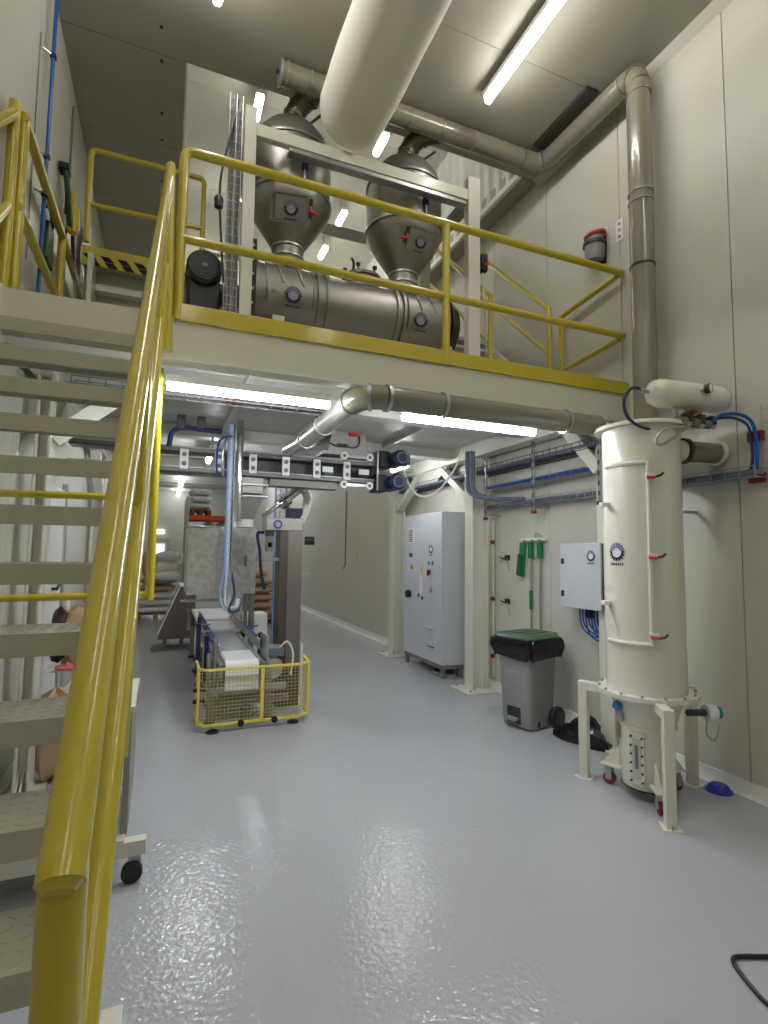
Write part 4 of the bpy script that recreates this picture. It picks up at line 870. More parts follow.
o = rod('pull_cord', [(3.68, 11.1, 2.95), (3.68, 11.1, 1.3), (3.67, 11.25, 1.24)], 0.009, PLINTH, None, 8); tag(o, 'thin pull cord hanging on the bare wall left of the control cabinet', 'cord')

# ================================================================== UNDER THE MEZZANINE: DUCT, CONVEYOR
d2 = thing('extraction_duct', 'silver grey duct under the mezzanine edge that bends back over the conveyor', 'duct', (2.4, 3.62, 2.7))
YD = 3.285; ZD2 = 2.655; RD2 = 0.083
rod('pipe', [(1.36, YD, ZD2), (3.25, YD, ZD2)], RD2, TAUPE, d2, 24)
rod('elbow', wavy([(1.36, YD, ZD2), (1.27, YD+0.02, ZD2), (1.20, YD+0.10, ZD2-0.003), (1.18, YD+0.2, ZD2-0.005)], 8), RD2, TAUPE, d2, 24)
rod('pipe', [(1.18, YD+0.19, ZD2-0.005), (1.20, 4.85, 2.66)], RD2, mat('duct_silver', (190, 188, 180), 0.32, 0.45), d2, 24)
rod('pipe', [(1.20, 4.85, 2.66), (1.16, 5.4, 2.66)], RD2*0.85, MATS['duct_silver'], d2, 20)
for p_, a_ in (((1.37, YD, ZD2), (1,0,0)), ((1.26, YD+0.03, ZD2), (1,-0.5,0)), ((1.185, YD+0.18, ZD2), (0,1,0)), ((1.80, YD, ZD2), (1,0,0)), ((2.9, YD, ZD2), (1,0,0)), ((1.20, 4.83, 2.66), (0,1,0)), ((1.19, 4.2, 2.655), (0,1,0))):
    q_ = MB(); ring(q_, p_, a_, RD2, 0.012, 0.025); q_.build('clamp', GALV, d2)
# drag conveyor
YK = 5.62
dc = thing('drag_conveyor', 'long grey steel drag conveyor hung level under the mezzanine', 'conveyor', (1.0, YK, 2.3))
KST = mat('conveyor_steel', (104, 102, 98), 0.42, 0.55, 0.1, 12)
for zz in (2.60, 2.40):
    boxo('channel', (-0.85, 2.18, YK-0.06, YK+0.14, zz-0.03, zz+0.03), KST, dc)
    boxo('channel_lip', (-0.85, 2.18, YK-0.075, YK-0.055, zz+0.018, zz+0.03), GALV, dc)
    boxo('channel_lip', (-0.85, 2.18, YK-0.075, YK-0.055, zz-0.03, zz-0.018), DKGREY, dc)
boxo('back_plate', (0.55, 2.18, YK+0.1, YK+0.12, 2.42, 2.58), DKGREY, dc)
boxo('lower_box', (1.0, 1.75, YK-0.03, YK+0.14, 2.29, 2.37), KST, dc)
for bx0 in (184, 219, 253, 286, 317, 347):
    p = px(bx0, 462, 'Y', YK-0.08); b_ = boxo('joint_plate', (p.x-0.04, p.x+0.04, YK-0.09, YK-0.07, 2.40, 2.60), WHITE, dc)
    for z in (2.455, 2.545): MB().cyl((p.x, YK-0.105, z), (p.x, YK-0.09, z), 0.022, n=14).build('bolt', PLINTH, b_)
boxo('end_plate', (2.18, 2.205, YK-0.12, YK+0.18, 2.30, 2.75), GALV, dc)
for x_ in (1.80, 2.10):
    for z in (2.665, 2.345): MB().cyl((x_, YK-0.11, z), (x_, YK-0.05, z), 0.042, n=20).build('roller', WHITE, dc); MB().cyl((x_, YK-0.116, z), (x_, YK-0.108, z), 0.02, n=14).build('roller_hub', PLINTH, dc)
for z in (2.665, 2.345): boxo('take_up_bar', (1.8, 2.1, YK-0.09, YK-0.07, z-0.02, z+0.02), GALV, dc)
p = px(352, 470, 'Y', YK-0.08)
for x_ in (1.62, 2.04): boxo('name_plate', (x_-0.06, x_+0.06, YK-0.085, YK-0.07, 2.47, 2.53), WHITE, dc)
ib = MB(); ib.prism([(0,0),(0.50,0),(0.42,0.27),(0.06,0.27)], (1.62, YK-0.06, 2.70), (1,0,0), (0,0,1), -0.22); ib.build('inlet_box', STEELD, dc, smooth=False)
boxo('inlet_base', (1.56, 2.14, YK-0.09, YK+0.2, 2.67, 2.71), STEELD, dc); boxo('inlet_switch', (1.86, 1.98, YK-0.10, YK-0.06, 2.90, 2.94), RED, dc); boxo('cable_box', (1.72, 1.84, YK-0.09, YK-0.06, 2.76, 2.80), DKGREY, dc)
rod('inlet_cable', wavy([(1.64, YK-0.08, 2.80), (1.7, YK-0.09, 2.77), (1.8, YK-0.09, 2.78), (1.9, YK-0.09, 2.76), (1.97, YK-0.09, 2.8), (1.98, YK-0.09, 2.9)], 16), 0.008, BLACK, dc, 6)
for xx in (-0.5, 0.42, 1.15): rod('hanger', [(xx, YK+0.05, 2.62), (xx, YK+0.05, 2.80)], 0.012, GALV, dc, 8)
def gm(x, z, label):
    m = thing('gear_motor', label, 'motor', (x, YK-0.2, z-0.1), 'navy gear motors on the conveyor end')
    MB().cyl((x, YK-0.30, z), (x, YK-0.04, z), 0.095, n=10).build('motor_body', MOTBLUE, m, bevel=0.008)
    MB().lathe([(0,0),(0.07,0.0),(0.085,0.02)], (x, YK-0.325, z), (0,1,0), 24).build('fan_cover', MOTBLUE, m)
    q_ = MB(); ring(q_, (x, YK-0.325, z), (0,1,0), 0.055, 0.01, 0.012); q_.build('cover_ring', SLATE, m)
    MB().box(x-0.19, x-0.05, YK-0.12, YK+0.10, z-0.1, z+0.1).build('gearbox', mat('motor_black', (28, 30, 36), 0.4), m, bevel=0.02)
    boxo('terminal_box', (x+0.085, x+0.16, YK-0.2, YK-0.08, z-0.06, z+0.07), SLATE, m)
gm(2.40, 2.655, 'upper navy gear motor at the right end of the drag conveyor'); gm(2.36, 2.385, 'lower navy gear motor at the right end of the drag conveyor')
# discharge chute below the conveyor
ch = thing('discharge_chute', 'grey tapered discharge chute below the drag conveyor over the packing machine', 'chute', (0.8, 5.7, 1.85))
boxo('upper_box', (0.68, 0.94, 5.6, 5.86, 2.2, 2.37), STEELD, ch)
for z in (2.28, 2.16): boxo('flange', (0.65, 0.99, 5.57, 5.89, z, z+0.02), GALV, ch)
MB().add([(0.68,5.6,2.16),(0.94,5.6,2.16),(0.94,5.86,2.16),(0.68,5.86,2.16),(0.70,5.65,1.93),(0.86,5.65,1.93),(0.86,5.8,1.93),(0.70,5.8,1.93)], [(0,1,2,3),(4,7,6,5),(0,4,5,1),(1,5,6,2),(2,6,7,3),(3,7,4,0)]).build('taper', STEELD, ch, smooth=False)
MB().cyl((0.78, 5.72, 1.93), (0.78, 5.72, 1.85), 0.09, n=16).build('spout_sleeve', PALEGLASS, ch)
# blue pneumatic line on the deck underside, left
t = thing('pneumatic_line', 'navy pneumatic pipe with black holders under the mezzanine near the stair', 'pipe', (0.2, 5.0, 2.5))
rod('pipe', wavy([px(169, 446, 'Y', 5.0), px(172, 433, 'Y', 5.0), px(182, 428, 'Y', 5.0), px(205, 430, 'Y', 5.0), px(222, 432, 'Y', 5.0)], 20), 0.022, NAVY, t, 8)
for x_ in (181, 201): p = px(x_, 426, 'Y', 5.0); boxo('holder', (p.x-0.035, p.x+0.035, 4.96, 5.05, p.z-0.03, 2.8), BLACK, t)
# under-edge wire tray with dark cables
t = thing('cable_tray', 'wire mesh tray with a dark cable bundle just inside the mezzanine edge', 'cable tray', (0.6, 3.95, 2.72))
for yy in (3.9, 4.02):
    for zz in (2.68, 2.73): rod('long_wire', [(-0.6, yy, zz), (1.3, yy, zz)], 0.005, PLINTH, t, 5)
w_ = MB()
for k in range(20): w_.tube([(-0.6+k*0.1, 3.9, 2.73), (-0.6+k*0.1, 3.9, 2.68), (-0.6+k*0.1, 4.02, 2.68), (-0.6+k*0.1, 4.02, 2.73)], 0.0045, 5)
q_ = w_.build('cross_wires', PLINTH, t); q_['kind'] = 'stuff'
for dy in (3.93, 3.96, 3.99): rod('cable', wavy([(0.42, dy, 2.69), (0.55, dy, 2.71), (0.8, dy, 2.695), (1.3, dy, 2.71)], 14), 0.016, DKGREY, t, 8)
boxo('junction_box', (0.38, 0.5, 3.92, 4.0, 2.68, 2.76), DRED, t)
# vertical ladder of blue and grey cables
t = thing('cable_ladder', 'upright cable ladder with blue cables hanging in front of the stainless weigher', 'cable tray', (0.5, 5.2, 1.1))
for xx in (0.53, 0.595): rod('long_wire', [(xx, 5.2, 2.82), (xx, 5.2, 1.22)], 0.006, mat('soft_blue_cable', (116, 142, 194), 0.4) if xx < 0.56 else GALV, t, 6)
w_ = MB()
for k in range(15): w_.tube([(0.525, 5.195, 1.25+k*0.105), (0.60, 5.195, 1.25+k*0.105)], 0.0035, 5)
q_ = w_.build('cross_wires', GALV, t); q_['kind'] = 'stuff'
for k, (xx, m_, zb) in enumerate(((0.545, mat('pale_blue_cable', (156, 174, 206), 0.4), 1.06), (0.56, mat('pale_cable', (206, 210, 216), 0.4), 1.09), (0.575, mat('pale_blue_cable', (156, 174, 206), 0.4), 1.08), (0.585, DKGREY, 1.05))):
    rod('cable', wavy([(xx, 5.22, 2.82), (xx, 5.22, 1.9), (xx, 5.22, 1.5), (xx-0.04+0.03*k, 5.22, 1.2), (xx+0.0, 5.2, zb), (xx+0.09, 5.25, zb-0.02), (xx+0.15, 5.5, 1.12)], 40), 0.011, m_, t, 6)
rod('chrome_pipe', [(0.64, 5.2, 2.86), (0.64, 5.2, 1.88)], 0.032, CHROME, t, 16)
for dx in (0, 0.05): rod('blue_hose', wavy([(0.55+dx*0.3, 5.2, 2.7), (0.44+dx, 5.1, 2.62), (0.42+dx, 5.1, 2.4), (0.44+dx, 5.15, 2.3)], 14), 0.010, BLUE if dx != 0.05 else GALV, t, 6)
t = thing('cable_ladder', 'upright ladder with blue edges behind the stainless packing column', 'cable tray', (1.4, 6.8, 0.2))
for xx in (1.30, 1.36, 1.44): rod('long_wire', [(xx, 6.8, 2.6), (xx, 6.8, 0.25)], 0.012 if xx != 1.36 else 0.006, MATS['soft_blue_cable'] if xx != 1.36 else GALV, t, 6)
w_ = MB()
for k in range(24): w_.tube([(1.30, 6.79, 0.3+k*0.095), (1.44, 6.79, 0.3+k*0.095)], 0.004, 5)
q_ = w_.build('cross_wires', GALV, t); q_['kind'] = 'stuff'

# ================================================================== PACKING LINE
pk = thing('bag_conveyor', 'low stainless bag conveyor with white belts leading towards the yellow mesh guard', 'conveyor', (0.75, 7.0, 0))
ZB = 0.60
boxo('belt', (0.56, 0.86, 5.12, 5.62, ZB-0.05, ZB), BELT, pk, 0.02, seg=3)
MB().lathe([(0,0),(0.05,0),(0.05,0.30),(0,0.30)], (0.56, 5.12, ZB-0.05), (1,0,0), 18).build('belt_end', BELT, pk); boxo('belt_apron', (0.56, 0.86, 5.075, 5.1, 0.33, ZB-0.05), BELT, pk)
boxo('bed', (0.56, 0.86, 5.62, 6.9, ZB-0.05, ZB-0.005), TEAL, pk, 0.004)
boxo('belt', (0.50, 0.94, 6.95, 7.75, ZB-0.03, ZB+0.03), BELT, pk, 0.02); boxo('belt', (0.46, 0.96, 7.85, 9.3, ZB-0.01, ZB+0.05), BELT, pk, 0.02)
MB().cyl((0.95, 6.98, ZB-0.02), (0.99, 6.98, ZB-0.02), 0.07, n=18).build('belt_roller', BLACK, pk)
boxo('side_frame', (0.50, 0.545, 5.1, 9.3, ZB-0.17, ZB-0.03), STEELD, pk); boxo('side_frame', (0.88, 0.925, 5.1, 9.3, ZB-0.17, ZB-0.03), STEELD, pk)
# guide rails
for x0, x1, y0, y1, m_ in ((0.49, 0.505, 5.1, 7.9, GALV), (0.90, 0.915, 5.35, 7.9, GALV)):
    g_ = boxo('guide_rail', (x0, x1, y0, y1, ZB+0.04, ZB+0.14), m_, pk)
    xx = x0-0.012 if x0 < 0.6 else x1
    boxo('blue_strip', (x0 if x0 < 0.6 else x0-0.0, x0+0.018, y0+0.2, y1, ZB+0.13, ZB+0.155), BLUE, g_)
    boxo('blue_strip', (xx, xx+0.012, y0+0.5, y1, ZB+0.06, ZB+0.11), BLUE, g_)
boxo('guide_end_plate', (0.935, 0.955, 5.12, 5.5, ZB-0.05, ZB+0.20), GALV, pk); boxo('guide_end_plate', (0.46, 0.485, 5.1, 5.3, ZB-0.25, ZB+0.18), STEELD, pk)
for xx, yy, zt in ((0.36, 5.75, 0.86), (0.42, 5.45, 0.78), (0.40, 6.3, 0.86), (1.0, 5.9, 0.72)):
    rod('blue_post', [(xx, yy, 0.34), (xx, yy, zt)], 0.022, NAVY, pk, 10); rod('cross_rod', [(xx, yy, zt-0.08), (xx+(0.12 if xx < 0.6 else -0.1), yy, zt-0.08)], 0.008, GALV, pk, 6)
    MB().cyl((xx-0.05, yy, 0.40), (xx+0.03, yy, 0.40), 0.022, n=10).build('clamp_knob', BLACK, pk)
for xx, yy, zt in ((0.33, 5.25, 0.32), (0.33, 5.25, 0.22), (0.34, 5.4, 0.46)): MB().cyl((xx-0.03, yy, zt), (xx+0.08, yy, zt), 0.02, n=10).build('clamp_knob', BLACK, pk)
for xx in (0.45, 0.98):
    for yy in (5.25, 6.8, 8.6): boxo('leg', (xx-0.03, xx+0.03, yy-0.03, yy+0.03, 0.03, ZB-0.15), STEELD, pk); MB().cyl((xx, yy, 0), (xx, yy, 0.03), 0.05, n=14).build('foot', BLACK, pk)
boxo('cross_beam', (0.45, 1.15, 5.2, 5.25, 0.28, 0.34), GALV, pk); boxo('cross_beam', (0.4, 1.2, 5.3, 5.35, 0.14, 0.2), STEELD, pk); boxo('drive_box', (0.55, 1.0, 5.5, 6.1, 0.14, 0.3), STEELD, pk)
MB().lathe([(0.03,0),(0.13,0.0),(0.14,0.02),(0.13,0.04),(0.03,0.04)], (0.42, 5.32, 0.50), (1,0,0), 24).build('drive_wheel', GALV, pk); MB().lathe([(0.0,0),(0.10,0.0),(0.11,0.02),(0,0.05)], (1.02, 5.3, 0.47), (0,-1,0), 24).build('drive_wheel', GALV, pk)
boxo('print_head', (0.98, 1.13, 5.25, 5.5, 0.58, 0.66), SLATE, pk); rod('cable', wavy([(1.1, 5.3, 0.66), (1.16, 5.25, 0.72), (1.22, 5.25, 0.6), (1.2, 5.25, 0.4)], 12), 0.010, WHITE, pk, 6)
# mesh guard
gd = thing('mesh_guard', 'yellow framed wire mesh guard round the front end of the bag conveyor', 'guard', (0.82, 5.1, 0))
z0, z1 = 0.07, 0.545
pts = [(0.335, 5.45), (0.335, 5.06), (0.39, 5.0), (1.22, 5.0), (1.33, 5.08), (1.36, 5.4)]
for zz in (z0, z1):
    for a, b in zip(pts[:-1], pts[1:]): MB().bar((*a, zz), (*b, zz), 0.022, 0.022).build('frame_bar', mat('pale_yellow_paint', (228, 210, 92), 0.4), gd, bevel=0.002)
PY = MATS['pale_yellow_paint']
for a in (pts[1], (0.885, 5.0), pts[4]): MB().bar((*a, z0), (*a, z1), 0.03 if a[0] == 0.885 else 0.02, 0.022, (0,1,0)).build('frame_post', PY, gd)
w_ = MB()
for (a, b) in zip(pts[:-1], pts[1:]):
    A_, B_ = V((*a, 0)), V((*b, 0)); L_ = (B_-A_).length; k = max(1, int(L_/0.032))
    for i in range(k): p = A_+(B_-A_)*(i/k); w_.bar(p+V((0,0,z0)), p+V((0,0,z1)), 0.003, 0.003, (0,1,0))
    for j in range(1, 15): z = z0+(z1-z0)*j/15; w_.bar(A_+V((0,0,z)), B_+V((0,0,z)), 0.003, 0.003)
q_ = w_.build('wire_mesh', mat('mesh_wire', (206, 192, 120), 0.45), gd, smooth=False); q_['kind'] = 'stuff'
for xx in (0.70, 1.0): MB().cyl((xx, 4.985, z0-0.005), (xx, 5.0, z0-0.005), 0.03, n=12).build('bracket_knob', BLACK, gd)
for xx, yy in ((0.46, 5.02), (1.19, 5.06)): rod('leg', [(xx, yy, 0.03), (xx, yy, z0)], 0.012, GALV, gd, 8); MB().lathe([(0,0.035),(0.02,0.03),(0.055,0.012),(0.055,0),(0,0)], (xx, yy, 0), (0,0,1), 18).build('foot', BLACK, gd)
# stainless column with head
sc = thing('packing_column', 'stainless steel packing machine column with arm head and round blue emblem', 'packing machine', (1.25, 5.7, 0))
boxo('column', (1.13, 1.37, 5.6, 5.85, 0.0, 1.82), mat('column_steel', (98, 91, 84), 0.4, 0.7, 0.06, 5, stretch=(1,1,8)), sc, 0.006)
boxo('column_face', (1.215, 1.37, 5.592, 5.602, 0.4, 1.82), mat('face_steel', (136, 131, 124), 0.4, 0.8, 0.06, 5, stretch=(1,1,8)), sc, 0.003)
hd = boxo('head', (0.98, 1.37, 5.58, 5.86, 1.82, 1.955), STEEL, sc, 0.006)
r = MB(); ring(r, (1.10, 5.577, 1.885), (0,1,0), 0.032, 0.016, 0.006); r.build('emblem_ring', BLUE, hd)
boxo('arm', (0.90, 1.14, 5.64, 5.7, 1.50, 1.535), STEEL, sc); boxo('gripper_body', (0.99, 1.06, 5.60, 5.68, 1.60, 1.80), PLINTH, sc)
boxo('gripper_cap', (0.985, 1.065, 5.595, 5.685, 1.76, 1.82), BLACK, sc); boxo('gripper_tip', (1.0, 1.05, 5.6, 5.67, 1.64, 1.70), WHITE, sc)
MB().cyl((1.40, 5.62, 1.72), (1.50, 5.60, 1.72), 0.045, n=14).build('side_motor', BLACK, sc); boxo('side_bracket', (1.37, 1.46, 5.6, 5.66, 1.33, 1.37), GALV, sc)
rod('blue_hose', wavy([(0.97, 5.66, 1.8), (0.90, 5.64, 1.78), (0.93, 5.64, 1.6), (0.95, 5.66, 1.4), (1.0, 5.7, 1.2)], 16), 0.016, NAVY, sc, 8)
rod('rear_pipe', [(1.41, 5.7, 0.1), (1.41, 5.7, 0.62), (1.36, 5.68, 0.66)], 0.016, WHITE, sc, 10)
# stainless weigher box
wg = thing('weigher', 'dull spotted stainless weigher box hanging over the white belts', 'weigher', (0.65, 6.8, 1.09))
MB().prism([(0.255, 6.5), (0.57, 6.45), (1.05, 6.62), (1.05, 7.25), (0.255, 7.25)], (0, 0, 1.09), (1,0,0), (0,1,0), 0.785).build('casing', SPOT, wg, smooth=False, bevel=0.006)
boxo('top_lip', (0.235, 0.60, 6.43, 7.25, 1.872, 1.885), GALV, wg); MB().bar((0.57, 6.44, 1.1), (0.57, 6.44, 1.87), 0.012, 0.012, (0,1,0)).build('corner_trim', GALV, wg)
for xx in (0.61, 0.65): MB().bar((xx, 6.46+0.36*(xx-0.57), 1.5), (xx, 6.46+0.36*(xx-0.57), 1.86), 0.008, 0.006, (0,1,0)).build('groove', PLINTH, wg)
boxo('door_handle', (0.90, 0.93, 6.54, 6.56, 1.42, 1.55), PLINTH, wg)
boxo('lower_rail', (0.2, 0.9, 6.6, 6.64, 1.0, 1.03), GALV, wg); boxo('hanger', (0.30, 0.34, 7.0, 7.06, 0.62, 1.09), STEELD, wg); boxo('hanger', (0.98, 1.02, 7.0, 7.06, 0.62, 1.09), STEELD, wg)
boxo('stand', (1.0, 1.06, 6.7, 6.78, 0.0, 1.09), STEELD, wg)
boxo('lid_block', (0.70, 0.98, 6.6, 6.9, 1.88, 1.97), WHITE, wg, 0.02); boxo('lid_block', (0.74, 0.90, 6.62, 6.8, 1.97, 2.06), WHITE, wg, 0.02)
# chrome dosing pipe and pale hose
dz = thing('dosing_pipe', 'chrome dosing pipe with clamp valve slanting down to the weigher', 'pipe', (1.1, 6.4, 1.95))
a, b, c_ = px(262, 517, 'Y', 6.4), px(281, 503, 'Y', 6.4), px(300, 488, 'Y', 6.4)
MB().cyl(a, b, 0.028, n=14).build('pipe', CHROME, dz); MB().cyl(b-(b-a)*0.1, b+(c_-b)*0.35, 0.085, n=18).build('valve_body', CHROME, dz)
r = MB(); ring(r, b+(c_-b)*0.1, c_-b, 0.088, 0.015, 0.03); r.build('clamp', STEELD, dz); MB().cyl(b+(c_-b)*0.4, c_, 0.06, n=16).build('pipe', CHROME, dz); MB().cyl(c_-V((0,0,0.05)), c_+V((0.02,0,0.22)), 0.075, n=18).build('elbow', STEELD, dz)
rod('pale_sleeve', wavy([c_+V((0.04,0,0.0)), c_+V((0.10,0,-0.12)), c_+V((0.06,0,-0.3)), c_+V((-0.02,0,-0.46))], 14), 0.055, PALEGLASS, dz, 14)
boxo('valve_drive', (b.x+0.08, b.x+0.26, 6.35, 6.5, b.z-0.2, b.z-0.06), NAVY, dz)
# floor standing chute behind, left of the belts
cq = thing('sack_chute', 'dark sheet steel chute with sloping front left of the white belts', 'chute', (0.25, 9.5, 0))
MB().prism([(0.53,0.16),(-0.03,0.16),(-0.03,0.25),(0.28,1.0),(0.53,1.0)], (0, 9.4, 0), (1,0,0), (0,0,1), -0.7).build('side_panel', mat('chute_steel', (126, 118, 108), 0.38, 0.65, 0.06), cq, smooth=False)
MB().bar((0.27, 9.38, 1.0), (-0.035, 9.38, 0.25), 0.03, 0.02).build('edge_trim', WHITE, cq); boxo('top_cap', (0.27, 0.55, 9.35, 10.1, 1.0, 1.03), WHITE, cq)
boxo('base_plate', (-0.12, 0.5, 9.25, 9.7, 0.0, 0.02), PLINTH, cq); boxo('leg', (0.3, 0.36, 9.5, 9.6, 0.02, 0.17), PLINTH, cq); boxo('leg', (0.05, 0.1, 9.5, 9.6, 0.02, 0.17), PLINTH, cq)
wb_ = thing('white_cabinet', 'small white machine cabinet on the floor behind the conveyor guide', 'cabinet', (1.3, 8.15, 0))
boxo('body', (1.14, 1.46, 8.0, 8.4, 0.06, 0.68), WHITE, wb_, 0.01); boxo('handle', (1.2, 1.32, 7.985, 8.0, 0.5, 0.515), DKGREY, wb_)
for xx in (1.17, 1.40): boxo('foot', (xx, xx+0.04, 8.05, 8.1, 0, 0.06), BLACK, wb_)

# ================================================================== STORAGE AT THE BACK
def pallet(x0, x1, y0, y1, z, label, m_=WOOD):
    p_ = thing('pallet', label, 'pallet', ((x0+x1)/2, (y0+y1)/2, z))
    for i in range(3):
        xx = x0+(x1-x0-0.1)*i/2; boxo('block', (xx, xx+0.1, y0, y1, z+0.022, z+0.1), m_, p_); boxo('bottom_board', (xx, xx+0.1, y0, y1, z, z+0.022), m_, p_)
    for i in range(6):
        yy = y0+(y1-y0-0.12)*i/5; boxo('top_board', (x0, x1, yy, yy+0.12, z+0.1, z+0.122), m_, p_)
pallet(-0.55, 0.32, 13.5, 14.4, 0.0, 'wooden pallet under the white and brown sacks by the stair rail')
z = 0.125
for k in range(3):
    o = sack('paper_sack', (-0.12, 13.75, z), (0.86, 0.5, 0.17), WSACK, 0.03*k, 20+k); tag(o, ('lowest', 'middle', 'top')[k]+' of the three flat white sacks low on the left pallet', 'sack', 'white sacks on the left pallet'); z += 0.165
for k in range(2):
    o = sack('paper_sack', (-0.12+0.03*k, 13.75, z), (0.84, 0.5, 0.18), KRAFT, -0.05+0.08*k, 30+k); tag(o, ('lower', 'upper')[k]+' flat brown sack between the white sacks of the left pallet', 'sack', 'brown sacks on the left pallet'); z += 0.17
o = sack('paper_sack', (0.08, 13.75, z), (0.62, 0.5, 0.42), WSACK, 0.1, 41); tag(o, 'puffy white sack in the middle of the left pile', 'sack', 'loose sacks on the left pile')
o = sack('paper_sack', (0.12, 13.72, z+0.36), (0.56, 0.45, 0.26), WSACK, -0.1, 43); tag(o, 'topmost white sack of the left pile', 'sack', 'loose sacks on the left pile')
o = sack('paper_sack', (-0.30, 13.70, z), (0.32, 0.45, 0.62), KRAFT, 0.1, 44); tag(o, 'upright brown sack at the left of the pile, next to the rail', 'sack', 'loose sacks on the left pile')
o = sack('paper_sack', (0.10, 13.38, z-0.05), (0.58, 0.24, 0.20), WSACK, 0.1, 46, tilt=0.5); tag(o, 'white sack slumped over the front of the left pile', 'sack', 'loose sacks on the left pile')
for k in range(3):
    o = sack('paper_sack', (0.50, 14.6, 0.55+0.32*k), (0.3, 0.4, 0.33), WSACK, 0, 50+k); tag(o, ('lowest', 'middle', 'top')[k]+' of the narrow white sacks stacked behind the chute', 'sack', 'narrow white sacks behind the chute')
boxo('crate', (0.34, 0.68, 14.4, 14.8, 0, 0.55), WOOD); tag(bpy.data.objects['crate'], 'wooden crate under the narrow white sacks, hidden by the chute', 'crate')
# pallet rack
rk = thing('pallet_rack', 'grey and orange pallet rack carrying white sacks behind the weigher', 'rack', (0.95, 13.3, 0))
for xx in (0.44, 1.9):
    for yy in (13.0, 13.9): boxo('upright', (xx, xx+0.07, yy, yy+0.07, 0, 2.85), GALV, rk)
for yy in (13.0, 13.9): boxo('beam', (0.5, 1.9, yy, yy+0.05, 2.31, 2.42), ORANGE, rk)
for yy in (13.0, 13.9): boxo('beam', (0.5, 1.9, yy, yy+0.05, 1.55, 1.66), ORANGE, rk)
boxo('shelf', (0.5, 1.9, 13.05, 13.9, 2.40, 2.42), GALV, rk); boxo('shelf', (0.5, 1.9, 13.05, 13.9, 1.64, 1.66), GALV, rk)
pallet(0.53, 1.0, 13.05, 13.85, 2.425, 'red brown pallet on the top level of the rack', mat('red_pallet', (136, 62, 44), 0.7))
PRINT = mat('printed_sack', (222, 222, 222), 0.6, 0, 0.25, 26, bump=0.3, bscale=12)
for k in range(3):
    o = sack('paper_sack', (0.76, 13.4, 2.55+k*0.17), (0.52, 0.7, 0.18), PRINT, 0.02*k, 60+k); tag(o, ('lowest', 'middle', 'top')[k]+' of the printed white sacks on top of the rack', 'sack', 'sacks on the rack top')
for k in range(4):
    o = sack('paper_sack', (0.62+k*0.33, 13.4, 1.665+0.08*k if False else 1.665), (0.33, 0.6, 0.62 if k else 0.5), (KRAFT, WSACK, WSACK, KRAFT)[k], 0.03, 70+k); tag(o, ('leftmost', 'second', 'third', 'rightmost')[k]+' of the sacks on the lower rack level, just above the weigher', 'sack', 'sacks on the lower rack level')
# brown sacks right
pallet(1.72, 2.4, 12.0, 12.9, 0.0, 'wooden pallet under the brown sacks behind the packing column')
z = 0.125
for k in range(5):
    o = sack('paper_sack', (2.04, 12.35, z), (0.66, 0.62, 0.19), KRAFT, 0.04*(-1)**k, 80+k); tag(o, ('lowest', 'second lowest', 'middle', 'second highest', 'top')[k]+' of the flat brown sacks behind the packing column', 'sack', 'brown sacks behind the packing column'); z += 0.175
o = sack('paper_sack', (1.95, 12.32, z), (0.42, 0.5, 0.26), mat('kraft_light', (206, 172, 130), 0.75, 0, 0.1, 8, bump=0.3, bscale=12), 0.3, 91); tag(o, 'pale open brown sack lying on top of the brown pile', 'sack', 'brown sacks behind the packing column')

# ================================================================== LEFT WALL AND UNDER THE STAIRS
t = thing('blue_air_pipe', 'bright blue air pipe running up the left wall', 'pipe', (-0.865, 4.15, ZM))
rod('pipe', [(-0.865, 4.15, ZM+0.0), (-0.865, 4.15, ZC)], 0.013, BLUEPIPE, t, 12)
for zz in (5.08, 4.33, 4.05): boxo('clamp', (-0.885, -0.845, 4.13, 4.17, zz-0.015, zz+0.015), NAVY, t); rod('clamp_stem', [(XL, 4.10, zz), (-0.86, 4.15, zz)], 0.008, GALV, t, 6)
o = rod('wall_conduit', [(-0.905, 5.2, ZM), (-0.905, 5.2, 5.55)], 0.009, PLINTH, None, 8); tag(o, 'thin grey conduit on the left wall beyond the blue pipe', 'conduit')
o = rod('wall_cable', [(-0.912, 4.0, 3.5), (-0.912, 4.0, 5.1)], 0.004, PLINTH, None, 8); tag(o, 'thin grey cable on the left wall just before the blue pipe', 'cable')
t = thing('hand_brush', 'dark green brush hanging on the left wall beside the blue pipe', 'cleaning tool', (-0.86, 4.85, 4.2))
MB().bar((-0.87, 4.85, 4.72), (-0.84, 5.0, 4.32), 0.035, 0.12, (0,1,0)).build('handle', mat('deep_green', (14, 66, 40), 0.45), t, bevel=0.01); boxo('hook', (-0.915, -0.84, 4.78, 4.90, 4.69, 4.74), BLACK, t); rod('strap', [(-0.86, 4.86, 4.7), (-0.86, 4.87, 4.35)], 0.012, BLACK, t, 6)
t = thing('scoop', 'yellow scoop hanging behind the green brush on the left wall', 'cleaning tool', (-0.83, 5.15, 4.0))
MB().lathe([(0.015,0.26),(0.03,0.24),(0.05,0.15),(0.055,0.06),(0.04,0.0),(0,-0.02)], (-0.855, 5.16, 4.36), (0.05,0.1,1), 18).build('bowl', mat('scoop_yellow', (222, 196, 40), 0.4), t); rod('handle', [(-0.855, 5.18, 4.6), (-0.87, 5.2, 4.75)], 0.014, mat('scoop_yellow', (0,0,0)), t, 8)
t = thing('dustpan', 'dark green dustpan hanging low on the left wall beside the blue pipe', 'cleaning tool', (-0.85, 4.6, 3.5))
